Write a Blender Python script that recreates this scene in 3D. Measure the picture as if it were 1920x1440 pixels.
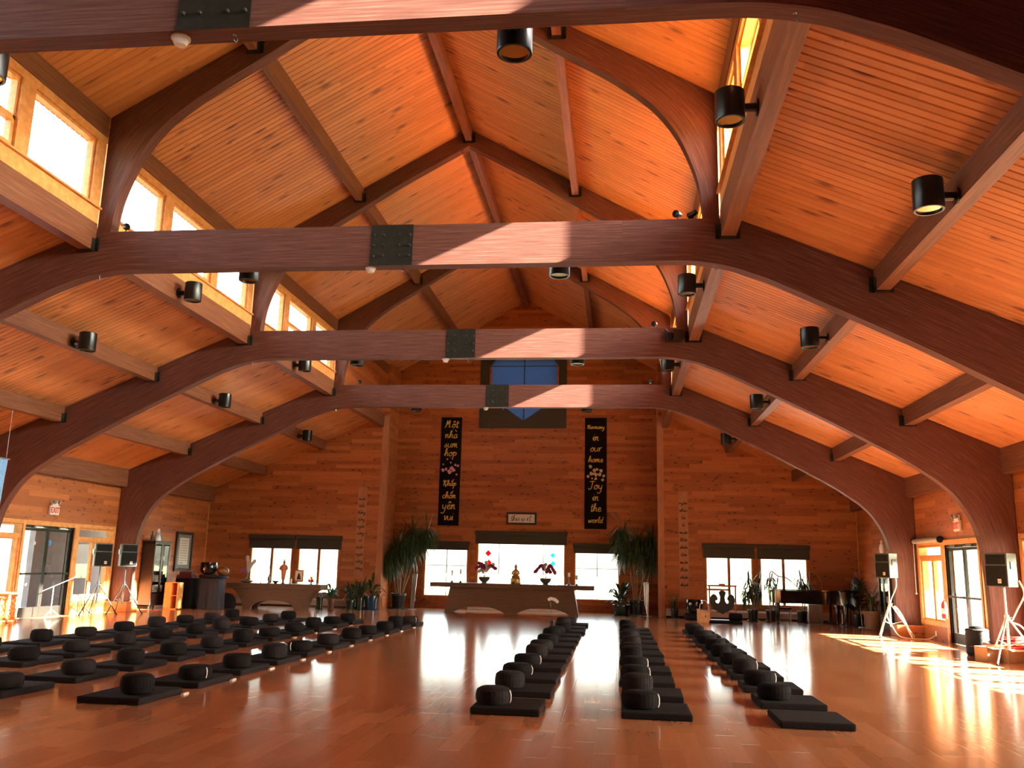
import bpy, bmesh, math, random, unicodedata
from mathutils import Vector, Matrix
R = random.Random(7)
sc = bpy.context.scene
for o in list(bpy.data.objects): bpy.data.objects.remove(o)
COL = sc.collection
PI = math.pi

# ------------------------------------------------------------------ camera
CX, CY, CZ = 3.536, 0.0, 1.6
F_PX = 1664.3
pitch, yaw, roll = (math.radians(a) for a in (11.586, 6.975, 1.357))
fw = Vector((-math.sin(yaw) * math.cos(pitch), math.cos(yaw) * math.cos(pitch), math.sin(pitch)))
rt = Vector((math.cos(yaw), math.sin(yaw), 0))
up = rt.cross(fw)
r2 = rt * math.cos(roll) + up * math.sin(roll)
u2 = -rt * math.sin(roll) + up * math.cos(roll)
cam_d = bpy.data.cameras.new('camera'); cam = bpy.data.objects.new('camera', cam_d); COL.objects.link(cam)
cam_d.sensor_fit = 'HORIZONTAL'; cam_d.sensor_width = 36.0; cam_d.lens = F_PX / 1920 * 36
cam_d.clip_start = 0.05; cam_d.clip_end = 600
M = Matrix((r2, u2, -fw)).transposed().to_4x4(); M.translation = (CX, CY, CZ)
cam.matrix_world = M
sc.camera = cam

# ------------------------------------------------------------------ light
w = bpy.data.worlds.new('World'); sc.world = w; w.use_nodes = True
nt = w.node_tree; nt.nodes.clear()
wo = nt.nodes.new('ShaderNodeOutputWorld'); bg = nt.nodes.new('ShaderNodeBackground')
sk = nt.nodes.new('ShaderNodeTexSky'); sk.sky_type = 'NISHITA'; sk.sun_disc = False
sk.sun_elevation = math.radians(24); sk.sun_rotation = math.radians(97); sk.air_density = 1.3; sk.dust_density = 3.0
hs = nt.nodes.new('ShaderNodeHueSaturation'); hs.inputs['Saturation'].default_value = 0.55
nt.links.new(sk.outputs[0], hs.inputs['Color']); nt.links.new(hs.outputs[0], bg.inputs['Color'])
bg.inputs['Strength'].default_value = 1.5
nt.links.new(bg.outputs[0], wo.inputs[0])
sun_d = bpy.data.lights.new('sun', 'SUN'); sun_d.energy = 105.0; sun_d.angle = math.radians(0.6); sun_d.color = (1.0, 0.89, 0.75)
sun = bpy.data.objects.new('sun', sun_d); COL.objects.link(sun)
sun.rotation_euler = Vector((-1.0, 0.12, -0.45)).to_track_quat('-Z', 'Y').to_euler()
sun.location = (30, -3, 14)
sc.view_settings.view_transform = 'Standard'; sc.view_settings.look = 'None'
sc.view_settings.gamma = 1.0; sc.view_settings.use_curve_mapping = False
sc.view_settings.exposure = 1.28
sc.cycles.max_bounces = 10; sc.cycles.diffuse_bounces = 6; sc.cycles.glossy_bounces = 4
sc.cycles.transmission_bounces = 6; sc.cycles.transparent_max_bounces = 24
sc.cycles.sample_clamp_indirect = 12.0
sc.cycles.caustics_reflective = False; sc.cycles.caustics_refractive = False

# ------------------------------------------------------------------ materials
def new_mat(name):
    m = bpy.data.materials.new(name); m.use_nodes = True
    n = m.node_tree; b = n.nodes['Principled BSDF']
    return m, n, b
def ND(n, t, **kw):
    x = n.nodes.new(t)
    for k, v in kw.items(): setattr(x, k, v)
    return x
def math_n(n, op, a, b=None, c=None):
    x = n.nodes.new('ShaderNodeMath'); x.operation = op
    for i, v in enumerate((a, b, c)):
        if v is None: continue
        if isinstance(v, (int, float)): x.inputs[i].default_value = v
        else: n.links.new(v, x.inputs[i])
    return x.outputs[0]
def ramp(n, fac, stops):
    r = n.nodes.new('ShaderNodeValToRGB'); e = r.color_ramp.elements
    while len(e) < len(stops): e.new(0.5)
    for i, (p, c) in enumerate(stops):
        e[i].position = p; e[i].color = (*c, 1)
    n.links.new(fac, r.inputs[0]); return r.outputs[0]
def plain(name, col, rough=0.5, metal=0.0, spec=0.5, var=0.0, scale=20, trans=0.0, sheen=0.0, bump=0.0):
    m, n, b = new_mat(name)
    b.inputs['Base Color'].default_value = (*col, 1); b.inputs['Roughness'].default_value = rough
    b.inputs['Metallic'].default_value = metal; b.inputs['Specular IOR Level'].default_value = spec
    if sheen: b.inputs['Sheen Weight'].default_value = sheen
    if var or bump:
        tc = ND(n, 'ShaderNodeTexCoord'); t = ND(n, 'ShaderNodeTexNoise'); t.inputs['Scale'].default_value = scale
        t.inputs['Detail'].default_value = 4; n.links.new(tc.outputs['Object'], t.inputs['Vector'])
        if var:
            c = ramp(n, t.outputs[0], [(0.3, tuple(x * (1 - var) for x in col)), (0.7, tuple(min(1, x * (1 + var)) for x in col))])
            n.links.new(c, b.inputs['Base Color'])
        if bump:
            bm_ = ND(n, 'ShaderNodeBump'); bm_.inputs['Strength'].default_value = bump; bm_.inputs['Distance'].default_value = 0.01
            n.links.new(t.outputs[0], bm_.inputs['Height']); n.links.new(bm_.outputs[0], b.inputs['Normal'])
    return m
def planks(name, ax, row, length, stops, knots=0.0, rough=0.45, groove=0.0, spec=0.5, grain=0.5, knot_scale=3.0, joint=0.0, coat=0.0):
    """boards along axis ax[0], stacked along axis ax[1] (object coordinates)"""
    m, n, b = new_mat(name)
    tc = ND(n, 'ShaderNodeTexCoord'); sp = ND(n, 'ShaderNodeSeparateXYZ'); n.links.new(tc.outputs['Object'], sp.inputs[0])
    U, V = sp.outputs[ax[0]], sp.outputs[ax[1]]
    vr = math_n(n, 'DIVIDE', V, row); ri = math_n(n, 'FLOOR', vr); rf = math_n(n, 'FRACT', vr)
    wn = ND(n, 'ShaderNodeTexWhiteNoise', noise_dimensions='1D'); n.links.new(ri, wn.inputs['W'])
    off = math_n(n, 'MULTIPLY', wn.outputs['Value'], 13.7)
    ur = math_n(n, 'ADD', math_n(n, 'DIVIDE', U, length), off); ci = math_n(n, 'FLOOR', ur); uf = math_n(n, 'FRACT', ur)
    cb = ND(n, 'ShaderNodeCombineXYZ'); n.links.new(ri, cb.inputs[0]); n.links.new(ci, cb.inputs[1])
    w2 = ND(n, 'ShaderNodeTexWhiteNoise', noise_dimensions='3D'); n.links.new(cb.outputs[0], w2.inputs['Vector'])
    # grain: noise stretched along the boards, shifted per board
    gv = ND(n, 'ShaderNodeCombineXYZ')
    n.links.new(math_n(n, 'ADD', math_n(n, 'MULTIPLY', U, 1.2), math_n(n, 'MULTIPLY', w2.outputs['Value'], 31.0)), gv.inputs[0])
    n.links.new(math_n(n, 'MULTIPLY', V, 22.0), gv.inputs[1]); n.links.new(math_n(n, 'MULTIPLY', ri, 3.3), gv.inputs[2])
    gn = ND(n, 'ShaderNodeTexNoise'); gn.inputs['Scale'].default_value = 1.6; gn.inputs['Detail'].default_value = 5; gn.inputs['Roughness'].default_value = 0.6
    n.links.new(gv.outputs[0], gn.inputs['Vector'])
    mixv = math_n(n, 'ADD', math_n(n, 'MULTIPLY', w2.outputs['Value'], 1 - grain), math_n(n, 'MULTIPLY', gn.outputs[0], grain))
    col = ramp(n, mixv, stops)
    if knots:
        kv = ND(n, 'ShaderNodeCombineXYZ')
        n.links.new(math_n(n, 'ADD', math_n(n, 'MULTIPLY', U, 0.55), math_n(n, 'MULTIPLY', wn.outputs['Value'], 97.0)), kv.inputs[0])
        n.links.new(math_n(n, 'MULTIPLY', math_n(n, 'ADD', rf, math_n(n, 'MULTIPLY', wn.outputs['Value'], 31.0)), 0.16), kv.inputs[1])
        vo = ND(n, 'ShaderNodeTexVoronoi', voronoi_dimensions='2D'); vo.inputs['Scale'].default_value = knot_scale; n.links.new(kv.outputs[0], vo.inputs['Vector'])
        kd = math_n(n, 'ADD', vo.outputs['Distance'], math_n(n, 'ADD', math_n(n, 'MULTIPLY', gn.outputs[0], 0.03), math_n(n, 'MULTIPLY', w2.outputs['Value'], 0.09)))
        kf = ND(n, 'ShaderNodeMapRange'); kf.inputs[1].default_value = 0.08; kf.inputs[2].default_value = 0.185
        kf.inputs[3].default_value = knots; kf.inputs[4].default_value = 0.0; n.links.new(kd, kf.inputs[0])
        mx = ND(n, 'ShaderNodeMix', data_type='RGBA'); n.links.new(kf.outputs[0], mx.inputs[0]); n.links.new(col, mx.inputs[6])
        mx.inputs[7].default_value = (0.09, 0.022, 0.008, 1); col = mx.outputs[2]
    n.links.new(col, b.inputs['Base Color'])
    b.inputs['Roughness'].default_value = rough; b.inputs['Specular IOR Level'].default_value = spec
    if coat: b.inputs['Coat Weight'].default_value = coat; b.inputs['Coat Roughness'].default_value = 0.08
    if groove or joint:
        e = math_n(n, 'MINIMUM', rf, math_n(n, 'SUBTRACT', 1.0, rf))
        g1 = ND(n, 'ShaderNodeMapRange'); g1.inputs[1].default_value = 0.0; g1.inputs[2].default_value = 0.05; n.links.new(e, g1.inputs[0])
        h = g1.outputs[0]
        if joint:
            e2 = math_n(n, 'MINIMUM', uf, math_n(n, 'SUBTRACT', 1.0, uf))
            g2 = ND(n, 'ShaderNodeMapRange'); g2.inputs[1].default_value = 0.0; g2.inputs[2].default_value = joint; n.links.new(e2, g2.inputs[0])
            h = math_n(n, 'MINIMUM', h, g2.outputs[0])
        h = math_n(n, 'ADD', h, math_n(n, 'MULTIPLY', w2.outputs['Value'], 0.25))
        bp = ND(n, 'ShaderNodeBump'); bp.inputs['Strength'].default_value = max(groove, 0.05); bp.inputs['Distance'].default_value = 0.006
        n.links.new(h, bp.inputs['Height']); n.links.new(bp.outputs[0], b.inputs['Normal'])
    return m
def grained(name, stops, coord='UV', sx=0.6, sy=26.0, sz=26.0, rough=0.5, bump=0.15, spec=0.4, order=(0, 1, 2)):
    m, n, b = new_mat(name)
    tc = ND(n, 'ShaderNodeTexCoord'); mp = ND(n, 'ShaderNodeMapping')
    mp.inputs['Scale'].default_value = (sx, sy, sz); n.links.new(tc.outputs[coord], mp.inputs['Vector'])
    t = ND(n, 'ShaderNodeTexNoise'); t.inputs['Scale'].default_value = 1.6; t.inputs['Detail'].default_value = 7; t.inputs['Roughness'].default_value = 0.65
    n.links.new(mp.outputs[0], t.inputs['Vector'])
    c = ramp(n, t.outputs[0], stops); n.links.new(c, b.inputs['Base Color'])
    b.inputs['Roughness'].default_value = rough; b.inputs['Specular IOR Level'].default_value = spec
    if bump:
        bp = ND(n, 'ShaderNodeBump'); bp.inputs['Strength'].default_value = bump; bp.inputs['Distance'].default_value = 0.004
        n.links.new(t.outputs[0], bp.inputs['Height']); n.links.new(bp.outputs[0], b.inputs['Normal'])
    return m
def glass_mat(name, tint=(0.93, 0.96, 0.95), refl=1.0):
    m, n, b = new_mat(name); out = n.nodes['Material Output']; n.nodes.remove(b)
    tr = ND(n, 'ShaderNodeBsdfTransparent'); tr.inputs[0].default_value = (*tint, 1)
    gl = ND(n, 'ShaderNodeBsdfGlossy'); gl.inputs['Roughness'].default_value = 0.02
    fr = ND(n, 'ShaderNodeLayerWeight'); fr.inputs[0].default_value = 0.5
    fc = math_n(n, 'ADD', 0.04, math_n(n, 'MULTIPLY', 0.9, math_n(n, 'POWER', fr.outputs['Facing'], 5.0)))
    mx = ND(n, 'ShaderNodeMixShader'); n.links.new(math_n(n, 'MULTIPLY', fc, refl), mx.inputs[0])
    n.links.new(tr.outputs[0], mx.inputs[1]); n.links.new(gl.outputs[0], mx.inputs[2]); n.links.new(mx.outputs[0], out.inputs[0])
    return m

CEIL_STOPS = [(0.1, (0.42, 0.155, 0.052)), (0.5, (0.54, 0.210, 0.073)), (0.9, (0.67, 0.285, 0.11))]
WALL_STOPS = [(0.15, (0.27, 0.072, 0.019)), (0.5, (0.385, 0.115, 0.031)), (0.85, (0.56, 0.195, 0.058))]
MT = {}
MT['ceil'] = planks('pine_decking', (0, 1), 0.1375, 2.1, CEIL_STOPS, knots=0.7, rough=0.5, grain=0.6, knot_scale=1.7)
MT['wall_x'] = planks('pine_wall_across', (0, 2), 0.135, 1.7, WALL_STOPS, knots=0.92, rough=0.42, groove=0.35, grain=0.55, knot_scale=3.6, joint=0.004)
MT['wall_y'] = planks('pine_wall_along', (1, 2), 0.135, 1.7, WALL_STOPS, knots=0.92, rough=0.42, groove=0.35, grain=0.55, knot_scale=3.6, joint=0.004)
MT['floor'] = planks('bamboo_floor', (1, 0), 0.195, 1.25, [(0.1, (0.37, 0.155, 0.064)), (0.5, (0.44, 0.195, 0.085)), (0.9, (0.53, 0.25, 0.115))],
                     rough=0.135, groove=0.04, grain=0.45, spec=0.55, joint=0.004)
BEAM = [(0.25, (0.065, 0.022, 0.015)), (0.5, (0.115, 0.043, 0.031)), (0.75, (0.21, 0.095, 0.068))]
MT['beam'] = grained('laminated_beam', BEAM, 'UV', 0.9, 30, 1, rough=0.58, bump=0.2, spec=0.2)
MT['beam_y'] = grained('stained_purlin', [(0.25, (0.10, 0.032, 0.014)), (0.5, (0.17, 0.060, 0.026)), (0.75, (0.28, 0.12, 0.055))], 'Object', 24, 0.7, 24, rough=0.45, bump=0.2)
MT['trim'] = grained('clear_pine_trim', [(0.25, (0.50, 0.21, 0.055)), (0.5, (0.66, 0.31, 0.095)), (0.75, (0.78, 0.42, 0.15))], 'Object', 5, 5, 5, rough=0.45, bump=0.05)
MT['trim_dark'] = grained('stained_trim', [(0.25, (0.30, 0.09, 0.025)), (0.5, (0.42, 0.14, 0.04)), (0.75, (0.55, 0.21, 0.06))], 'Object', 5, 5, 5, rough=0.45, bump=0.05)
MT['steel'] = plain('dark_bronze_steel', (0.035, 0.036, 0.028), 0.42, 0.7, var=0.2, scale=8)
MT['bolt'] = plain('bolt_steel', (0.10, 0.09, 0.08), 0.35, 0.9)
MT['black'] = plain('black_metal', (0.012, 0.012, 0.012), 0.28, 0.3)
MT['brass'] = plain('brass_reflector', (0.60, 0.45, 0.14), 0.15, 1.0)
MT['glass'] = glass_mat('window_glass')
MT['white'] = plain('white_plastic', (0.75, 0.73, 0.68), 0.4)
MT['cloth'] = plain('charcoal_cloth', (0.0150, 0.0115, 0.0118), 0.92, 0, 0.08, var=0.25, scale=60, bump=0.3)
MT['cloth2'] = plain('black_cloth', (0.0100, 0.0082, 0.0085), 0.92, 0, 0.08, var=0.3, scale=50, bump=0.3)
MT['cloth3'] = plain('faded_charcoal_cloth', (0.0190, 0.0150, 0.0155), 0.92, 0, 0.08, var=0.25, scale=50, bump=0.3)
MT['shade'] = plain('taupe_roller_shade', (0.055, 0.050, 0.038), 0.85, var=0.12, scale=40)
MT['panel'] = plain('painted_panel', (0.045, 0.038, 0.026), 0.7)
MT['gold_ink'] = plain('gold_ink', (0.80, 0.55, 0.10), 0.6)
MT['black_ink'] = plain('black_ink', (0.01, 0.01, 0.01), 0.6)
MT['pink'] = plain('pink_petal', (0.65, 0.32, 0.36), 0.6, var=0.2)
MT['paper'] = plain('white_paper', (0.72, 0.70, 0.66), 0.7)
MT['green'] = plain('deep_green_leaf', (0.022, 0.060, 0.012), 0.4, var=0.4, scale=5)
MT['green2'] = plain('mid_green_leaf', (0.045, 0.12, 0.022), 0.4, var=0.4, scale=5)
MT['stem'] = plain('pale_stem', (0.30, 0.20, 0.11), 0.7, var=0.3)
MT['soil'] = plain('soil', (0.03, 0.02, 0.012), 0.95, var=0.4)
MT['altar'] = grained('oiled_dark_maple', [(0.25, (0.075, 0.034, 0.016)), (0.5, (0.11, 0.052, 0.025)), (0.75, (0.15, 0.075, 0.037))], 'Object', 1.5, 8, 18, rough=0.5, bump=0.03)
MT['piano'] = plain('black_lacquer', (0.006, 0.006, 0.007), 0.07, 0, 0.6)
MT['silver'] = plain('brushed_silver', (0.36, 0.35, 0.34), 0.32, 0.95, var=0.1)
MT['door'] = plain('dark_bronze_door', (0.020, 0.018, 0.015), 0.35, 0.4)
MT['heater'] = plain('heater_grey_enamel', (0.42, 0.36, 0.28), 0.5)
MT['red'] = plain('red_enamel', (0.65, 0.03, 0.02), 0.35)
MT['orchid_w'] = plain('white_petal', (0.80, 0.76, 0.74), 0.5)
MT['orchid_m'] = plain('magenta_petal', (0.40, 0.05, 0.16), 0.5)
MT['ceramic'] = plain('grey_ceramic', (0.085, 0.085, 0.075), 0.35, var=0.2)

MT['tanpot'] = plain('tan_barrel_pot', (0.30, 0.16, 0.08), 0.6, var=0.15)
MT['gold_pale'] = plain('pale_gold_petal', (0.60, 0.48, 0.26), 0.6, var=0.3, scale=30)
MT['cab'] = plain('black_brown_cabinet', (0.030, 0.022, 0.018), 0.4, var=0.2, scale=6)
MT['card'] = plain('off_white_card', (0.50, 0.46, 0.42), 0.8)
MT['board'] = grained('light_verse_board', [(0.25, (0.38, 0.155, 0.07)), (0.5, (0.46, 0.20, 0.10)), (0.75, (0.53, 0.26, 0.135))], 'Object', 6, 6, 1.5, rough=0.6, bump=0)
MT['grille'] = plain('black_grille', (0.014, 0.015, 0.014), 0.85, 0, 0.1, bump=0.3, scale=120)
MT['porcelain'] = plain('white_porcelain', (0.70, 0.72, 0.76), 0.2)
MT['bluepaint'] = plain('blue_glaze', (0.05, 0.25, 0.60), 0.4)
MT['greymat'] = plain('grey_mat_board', (0.20, 0.22, 0.20), 0.8)
MT['drape'] = plain('blue_grey_cloth', (0.028, 0.027, 0.036), 0.85, var=0.1, scale=30)
MT['redcloth'] = plain('dark_red_cloth', (0.10, 0.012, 0.015), 0.8, var=0.3)
MT['bluecush'] = plain('navy_cloth', (0.02, 0.025, 0.07), 0.6)
MT['clay_dark'] = plain('brown_lacquered_wood', (0.20, 0.085, 0.035), 0.35, var=0.3, scale=8)
MT['sky_cloth'] = plain('light_blue_cloth', (0.20, 0.42, 0.70), 0.8, var=0.1)
MT['carved'] = plain('reddish_carved_wood', (0.45, 0.15, 0.05), 0.45, var=0.2, scale=8)
MT['bronze'] = plain('dark_bronze', (0.035, 0.033, 0.028), 0.5, 0.5, var=0.2)
MT['bagcloth'] = plain('blue_grey_bag', (0.06, 0.09, 0.10), 0.7, var=0.2)
MT['basket'] = plain('black_wicker', (0.015, 0.012, 0.010), 0.7, var=0.3, scale=60, bump=0.6)
MT['carton'] = plain('cardboard', (0.42, 0.24, 0.11), 0.8, var=0.08)

# ------------------------------------------------------------------ mesh helpers
def thin(name, col, k=0.6):
    m, n, b = new_mat(name); out = n.nodes['Material Output']; n.nodes.remove(b)
    d = ND(n, 'ShaderNodeBsdfDiffuse'); d.inputs[0].default_value = (*col, 1); t_ = ND(n, 'ShaderNodeBsdfTranslucent'); t_.inputs[0].default_value = (*col, 1)
    mx = ND(n, 'ShaderNodeMixShader'); mx.inputs[0].default_value = k
    n.links.new(d.outputs[0], mx.inputs[1]); n.links.new(t_.outputs[0], mx.inputs[2]); n.links.new(mx.outputs[0], out.inputs[0]); return m
MT['orchid_w'] = thin('white_petal', (0.80, 0.77, 0.74), 0.5); MT['orchid_m'] = thin('magenta_petal', (0.42, 0.06, 0.18), 0.5); MT['orchid_p'] = thin('pink_petal_thin', (0.50, 0.22, 0.40), 0.5)
class MB:
    def __init__(s): s.b = bmesh.new(); s.uv = None
    def q(s, pts, uvs=None):
        vs = [s.b.verts.new(p) for p in pts]
        f = s.b.faces.new(vs)
        if uvs:
            if s.uv is None: s.uv = s.b.loops.layers.uv.new('UVMap')
            for l, t in zip(f.loops, uvs): l[s.uv].uv = t
        return s
    def box(s, x0, x1, y0, y1, z0, z1, mtx=None):
        P = [Vector(p) for p in ((x0,y0,z0),(x1,y0,z0),(x1,y1,z0),(x0,y1,z0),(x0,y0,z1),(x1,y0,z1),(x1,y1,z1),(x0,y1,z1))]
        if mtx is not None: P = [mtx @ p for p in P]
        v = [s.b.verts.new(p) for p in P]
        for f in ((0,3,2,1),(4,5,6,7),(0,1,5,4),(1,2,6,5),(2,3,7,6),(3,0,4,7)): s.b.faces.new([v[i] for i in f])
        return s
    def tube(s, pts, r, n=8, caps=True):
        pts = [Vector(p) for p in pts]; rs = r if isinstance(r, (list, tuple)) else [r] * len(pts)
        rings = []; prev = None
        for i, p in enumerate(pts):
            d = (pts[min(i+1, len(pts)-1)] - pts[max(i-1, 0)]).normalized()
            a = d.orthogonal().normalized() if prev is None else (prev - d * prev.dot(d)).normalized()
            prev = a; b2 = d.cross(a)
            rings.append([s.b.verts.new(p + (a * math.cos(2*PI*k/n) + b2 * math.sin(2*PI*k/n)) * rs[i]) for k in range(n)])
        for A, B in zip(rings, rings[1:]):
            for k in range(n):
                s.b.faces.new((A[k], A[(k+1) % n], B[(k+1) % n], B[k]))
        if caps:
            s.b.faces.new(list(reversed(rings[0]))); s.b.faces.new(rings[-1])
        return s
    def lathe(s, prof, c=(0,0,0), n=24, sx=1, sy=1, axis=None):
        c = Vector(c); rings = []
        Mx = Matrix.Identity(3) if axis is None else Vector((0,0,1)).rotation_difference(Vector(axis)).to_matrix()
        for r, z in prof:
            if r < 1e-6: rings.append([s.b.verts.new(c + Mx @ Vector((0,0,z)))])
            else: rings.append([s.b.verts.new(c + Mx @ Vector((r*sx*math.cos(2*PI*k/n), r*sy*math.sin(2*PI*k/n), z))) for k in range(n)])
        for A, B in zip(rings, rings[1:]):
            for k in range(n):
                a0, a1 = A[k % len(A)], A[(k+1) % len(A)]; b0, b1 = B[k % len(B)], B[(k+1) % len(B)]
                vs = []
                for v in (a0, a1, b1, b0):
                    if v not in vs: vs.append(v)
                if len(vs) > 2: s.b.faces.new(vs)
        if len(rings[0]) > 1: s.b.faces.new(list(reversed(rings[0])))
        if len(rings[-1]) > 1: s.b.faces.new(rings[-1])
        return s
    def prism(s, poly, a0, a1, plane='xz'):
        """polygon in a plane, extruded along the third axis"""
        def P(p, t):
            return (p[0], t, p[1]) if plane == 'xz' else ((t, p[0], p[1]) if plane == 'yz' else (p[0], p[1], t))
        A = [s.b.verts.new(P(p, a0)) for p in poly]; B = [s.b.verts.new(P(p, a1)) for p in poly]; n = len(poly)
        s.b.faces.new(A); s.b.faces.new(list(reversed(B)))
        for i in range(n): s.b.faces.new((A[i], B[i], B[(i+1) % n], A[(i+1) % n]))
        return s
    def ball(s, c, r, n=12, m=8, sc_=(1,1,1)):
        return s.lathe([(r*math.sin(PI*i/m)*1.0, -r*math.cos(PI*i/m)*sc_[2]) for i in range(m+1)], c, n, sc_[0], sc_[1])
def smooth(o, ang=35):
    for p in o.data.polygons: p.use_smooth = True
    try: o.data.set_sharp_from_angle(angle=math.radians(ang))
    except Exception: pass
def obj(name, mb, mat, parent=None, loc=None, bevel=0.0, sm=False, subd=0):
    bmesh.ops.recalc_face_normals(mb.b, faces=mb.b.faces)
    me = bpy.data.meshes.new(name); mb.b.to_mesh(me); mb.b.free()
    me.materials.append(MT[mat] if isinstance(mat, str) else mat)
    o = bpy.data.objects.new(name, me); COL.objects.link(o)
    if parent is not None: o.parent = parent
    if loc is not None: o.location = loc
    if sm: smooth(o)
    if bevel:
        b = o.modifiers.new('bevel', 'BEVEL'); b.width = bevel; b.segments = 2; b.limit_method = 'ANGLE'; b.angle_limit = math.radians(40)
    if subd:
        b = o.modifiers.new('subd', 'SUBSURF'); b.levels = subd; b.render_levels = subd
    return o
def tag(o, label, cat, group=None, kind=None):
    o['label'] = label; o['category'] = cat
    if group: o['group'] = group
    if kind: o['kind'] = kind
    return o
def thing(name, label, cat, loc=(0,0,0), rz=0.0, group=None):
    o = bpy.data.objects.new(name, None); COL.objects.link(o); o.empty_display_size = 0.1
    o.location = loc; o.rotation_euler = (0, 0, rz)
    return tag(o, label, cat, group)
def struct(name, mb, mat, parent=None, **k):
    o = obj(name, mb, mat, parent, **k)
    if parent is None: o['kind'] = 'structure'
    return o
def sgroup(name, loc=(0,0,0)):
    o = bpy.data.objects.new(name, None); COL.objects.link(o); o.location = loc; o['kind'] = 'structure'; return o
def dup(root, loc, rz=None, label=None, group=None):
    r = root.copy(); COL.objects.link(r); r.location = loc
    if rz is not None: r.rotation_euler = (0, 0, rz)
    if label: r['label'] = label
    if group: r['group'] = group
    for ch in list(root.children):
        c = ch.copy(); COL.objects.link(c); c.parent = r
        for g in list(ch.children):
            d = g.copy(); COL.objects.link(d); d.parent = c
    return r
def catmull(pts, k=4, closed=False):
    out = []; n = len(pts)
    rng = range(n if closed else n - 1)
    for i in rng:
        p = [Vector(pts[(i+j) % n] if closed else pts[min(max(i+j, 0), n-1)]) for j in (-1, 0, 1, 2)]
        for t in (j / k for j in range(k)):
            out.append(0.5 * ((2*p[1]) + (-p[0]+p[2])*t + (2*p[0]-5*p[1]+4*p[2]-p[3])*t*t + (-p[0]+3*p[1]-3*p[2]+p[3])*t**3))
    if not closed: out.append(Vector(pts[-1]))
    return [tuple(v) for v in out]

# ------------------------------------------------------------------ building numbers
YF = [0.501, 6.826, 13.151, 19.476, 25.801]        # frame centre lines; the far wall carries the last bay
T2 = 0.11
YS, YN = 31.75, 33.4                                # side parts of the far wall, recessed middle part
Y0 = -6.2                                           # wall behind the camera
XW = 11.6
def aisle_z(x): return 4.15 + 0.433 * (XW - abs(x))
def nave_z(x): return 11.85 - 0.57 * abs(x)

# ------------------------------------------------------------------ floor, ceiling, walls
struct('floor', MB().box(-XW - .2, XW + .2, Y0 - .2, YN + .2, -0.25, 0.0), 'floor')
def deck(name, x0, x1, zf, y0, y1, thick=0.16):
    """tongue-and-groove decking: real V grooves between boards that run up the slope"""
    m = MB(); p = 0.1375; g = 0.017; d = 0.020
    n = int((y1 - y0) / p)
    k0 = math.floor(y0 / p)
    xs = [(x0, zf(x0)), (x1, zf(x1))]
    ys = []
    for k in range(k0, k0 + n + 1):
        a = k * p
        ys += [(a, d), (a + g, 0), (a + p - g, 0)]
    ys.append(((k0 + n + 1) * p, d))
    sign = 1 if (x1 > x0) else -1
    A = [m.b.verts.new((xs[0][0], y, xs[0][1] + dd)) for y, dd in ys]; B = [m.b.verts.new((xs[1][0], y, xs[1][1] + dd)) for y, dd in ys]
    for i in range(len(ys) - 1): m.b.faces.new((A[i], A[i+1], B[i+1], B[i]))
    ya, yb = ys[0][0], ys[-1][0]
    T = [m.b.verts.new(q) for q in ((xs[0][0], ya, xs[0][1] + thick), (xs[0][0], yb, xs[0][1] + thick), (xs[1][0], yb, xs[1][1] + thick), (xs[1][0], ya, xs[1][1] + thick))]
    m.b.faces.new(T)
    m.b.faces.new([T[1], T[0]] + A); m.b.faces.new([T[3], T[2]] + list(reversed(B)))
    m.b.faces.new((T[0], T[3], B[0], A[0])); m.b.faces.new((T[2], T[1], A[-1], B[-1]))
    me = bpy.data.meshes.new(name); m.b.to_mesh(me); m.b.free(); me.materials.append(MT['ceil'])
    o = bpy.data.objects.new(name, me); COL.objects.link(o); o['kind'] = 'structure'; return o
deck('ceiling', 0.0, -5.62, nave_z, Y0 - .2, YN + .2)
deck('ceiling', 0.0, 5.62, nave_z, Y0 - .2, YN + .2)
deck('ceiling', -5.24, -(XW + 3.36), aisle_z, Y0 - .2, YS + .25)
deck('ceiling', 5.24, XW + 3.36, aisle_z, Y0 - .2, YS + .25)

def wall_with_holes(name, mat, plane, pos, thick, poly_fn, u0, u1, holes, ztop):
    """boards of solid wall around rectangular openings. plane 'x': wall lies in y/z at x=pos; 'y': in x/z at y=pos"""
    m = MB()
    us = sorted({u0, u1} | {h[0] for h in holes} | {h[1] for h in holes} | set(poly_fn or []))
    us = [u for u in us if u0 <= u <= u1]
    for a, b in zip(us, us[1:]):
        mid = (a + b) / 2
        cuts = sorted((h[2], h[3]) for h in holes if h[0] <= mid <= h[1])
        z = 0.0
        segs = []
        for c0, c1 in cuts:
            if c0 > z + 1e-4: segs.append((z, z, c0, c0))
            z = c1
        segs.append((z, z, ztop(a), ztop(b)))
        for za, zb, ta, tb in segs:
            q = [(a, za), (b, zb), (b, tb), (a, ta)]
            m.prism(q, pos, pos + thick, 'xz' if plane == 'y' else 'yz')
    return struct(name, m, mat)

# openings of the long walls, one pattern for each bay
def bay_openings(y0):
    return [(y0 + .17, y0 + 1.86, .45, 2.36), (y0 + 1.95, y0 + 4.10, 0.0, 2.36), (y0 + 4.30, y0 + 6.05, .45, 2.36)]
side_holes = []
for y0 in (YF[1], YF[2], YF[3]): side_holes += bay_openings(y0)
zt = lambda u: aisle_z(XW) + .02
wall_with_holes('wall_left', 'wall_y', 'x', -XW - .2, .2, None, Y0, YS, side_holes, zt)
wall_with_holes('wall_right', 'wall_y', 'x', XW, .2, None, Y0, YS, side_holes, zt)
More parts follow.
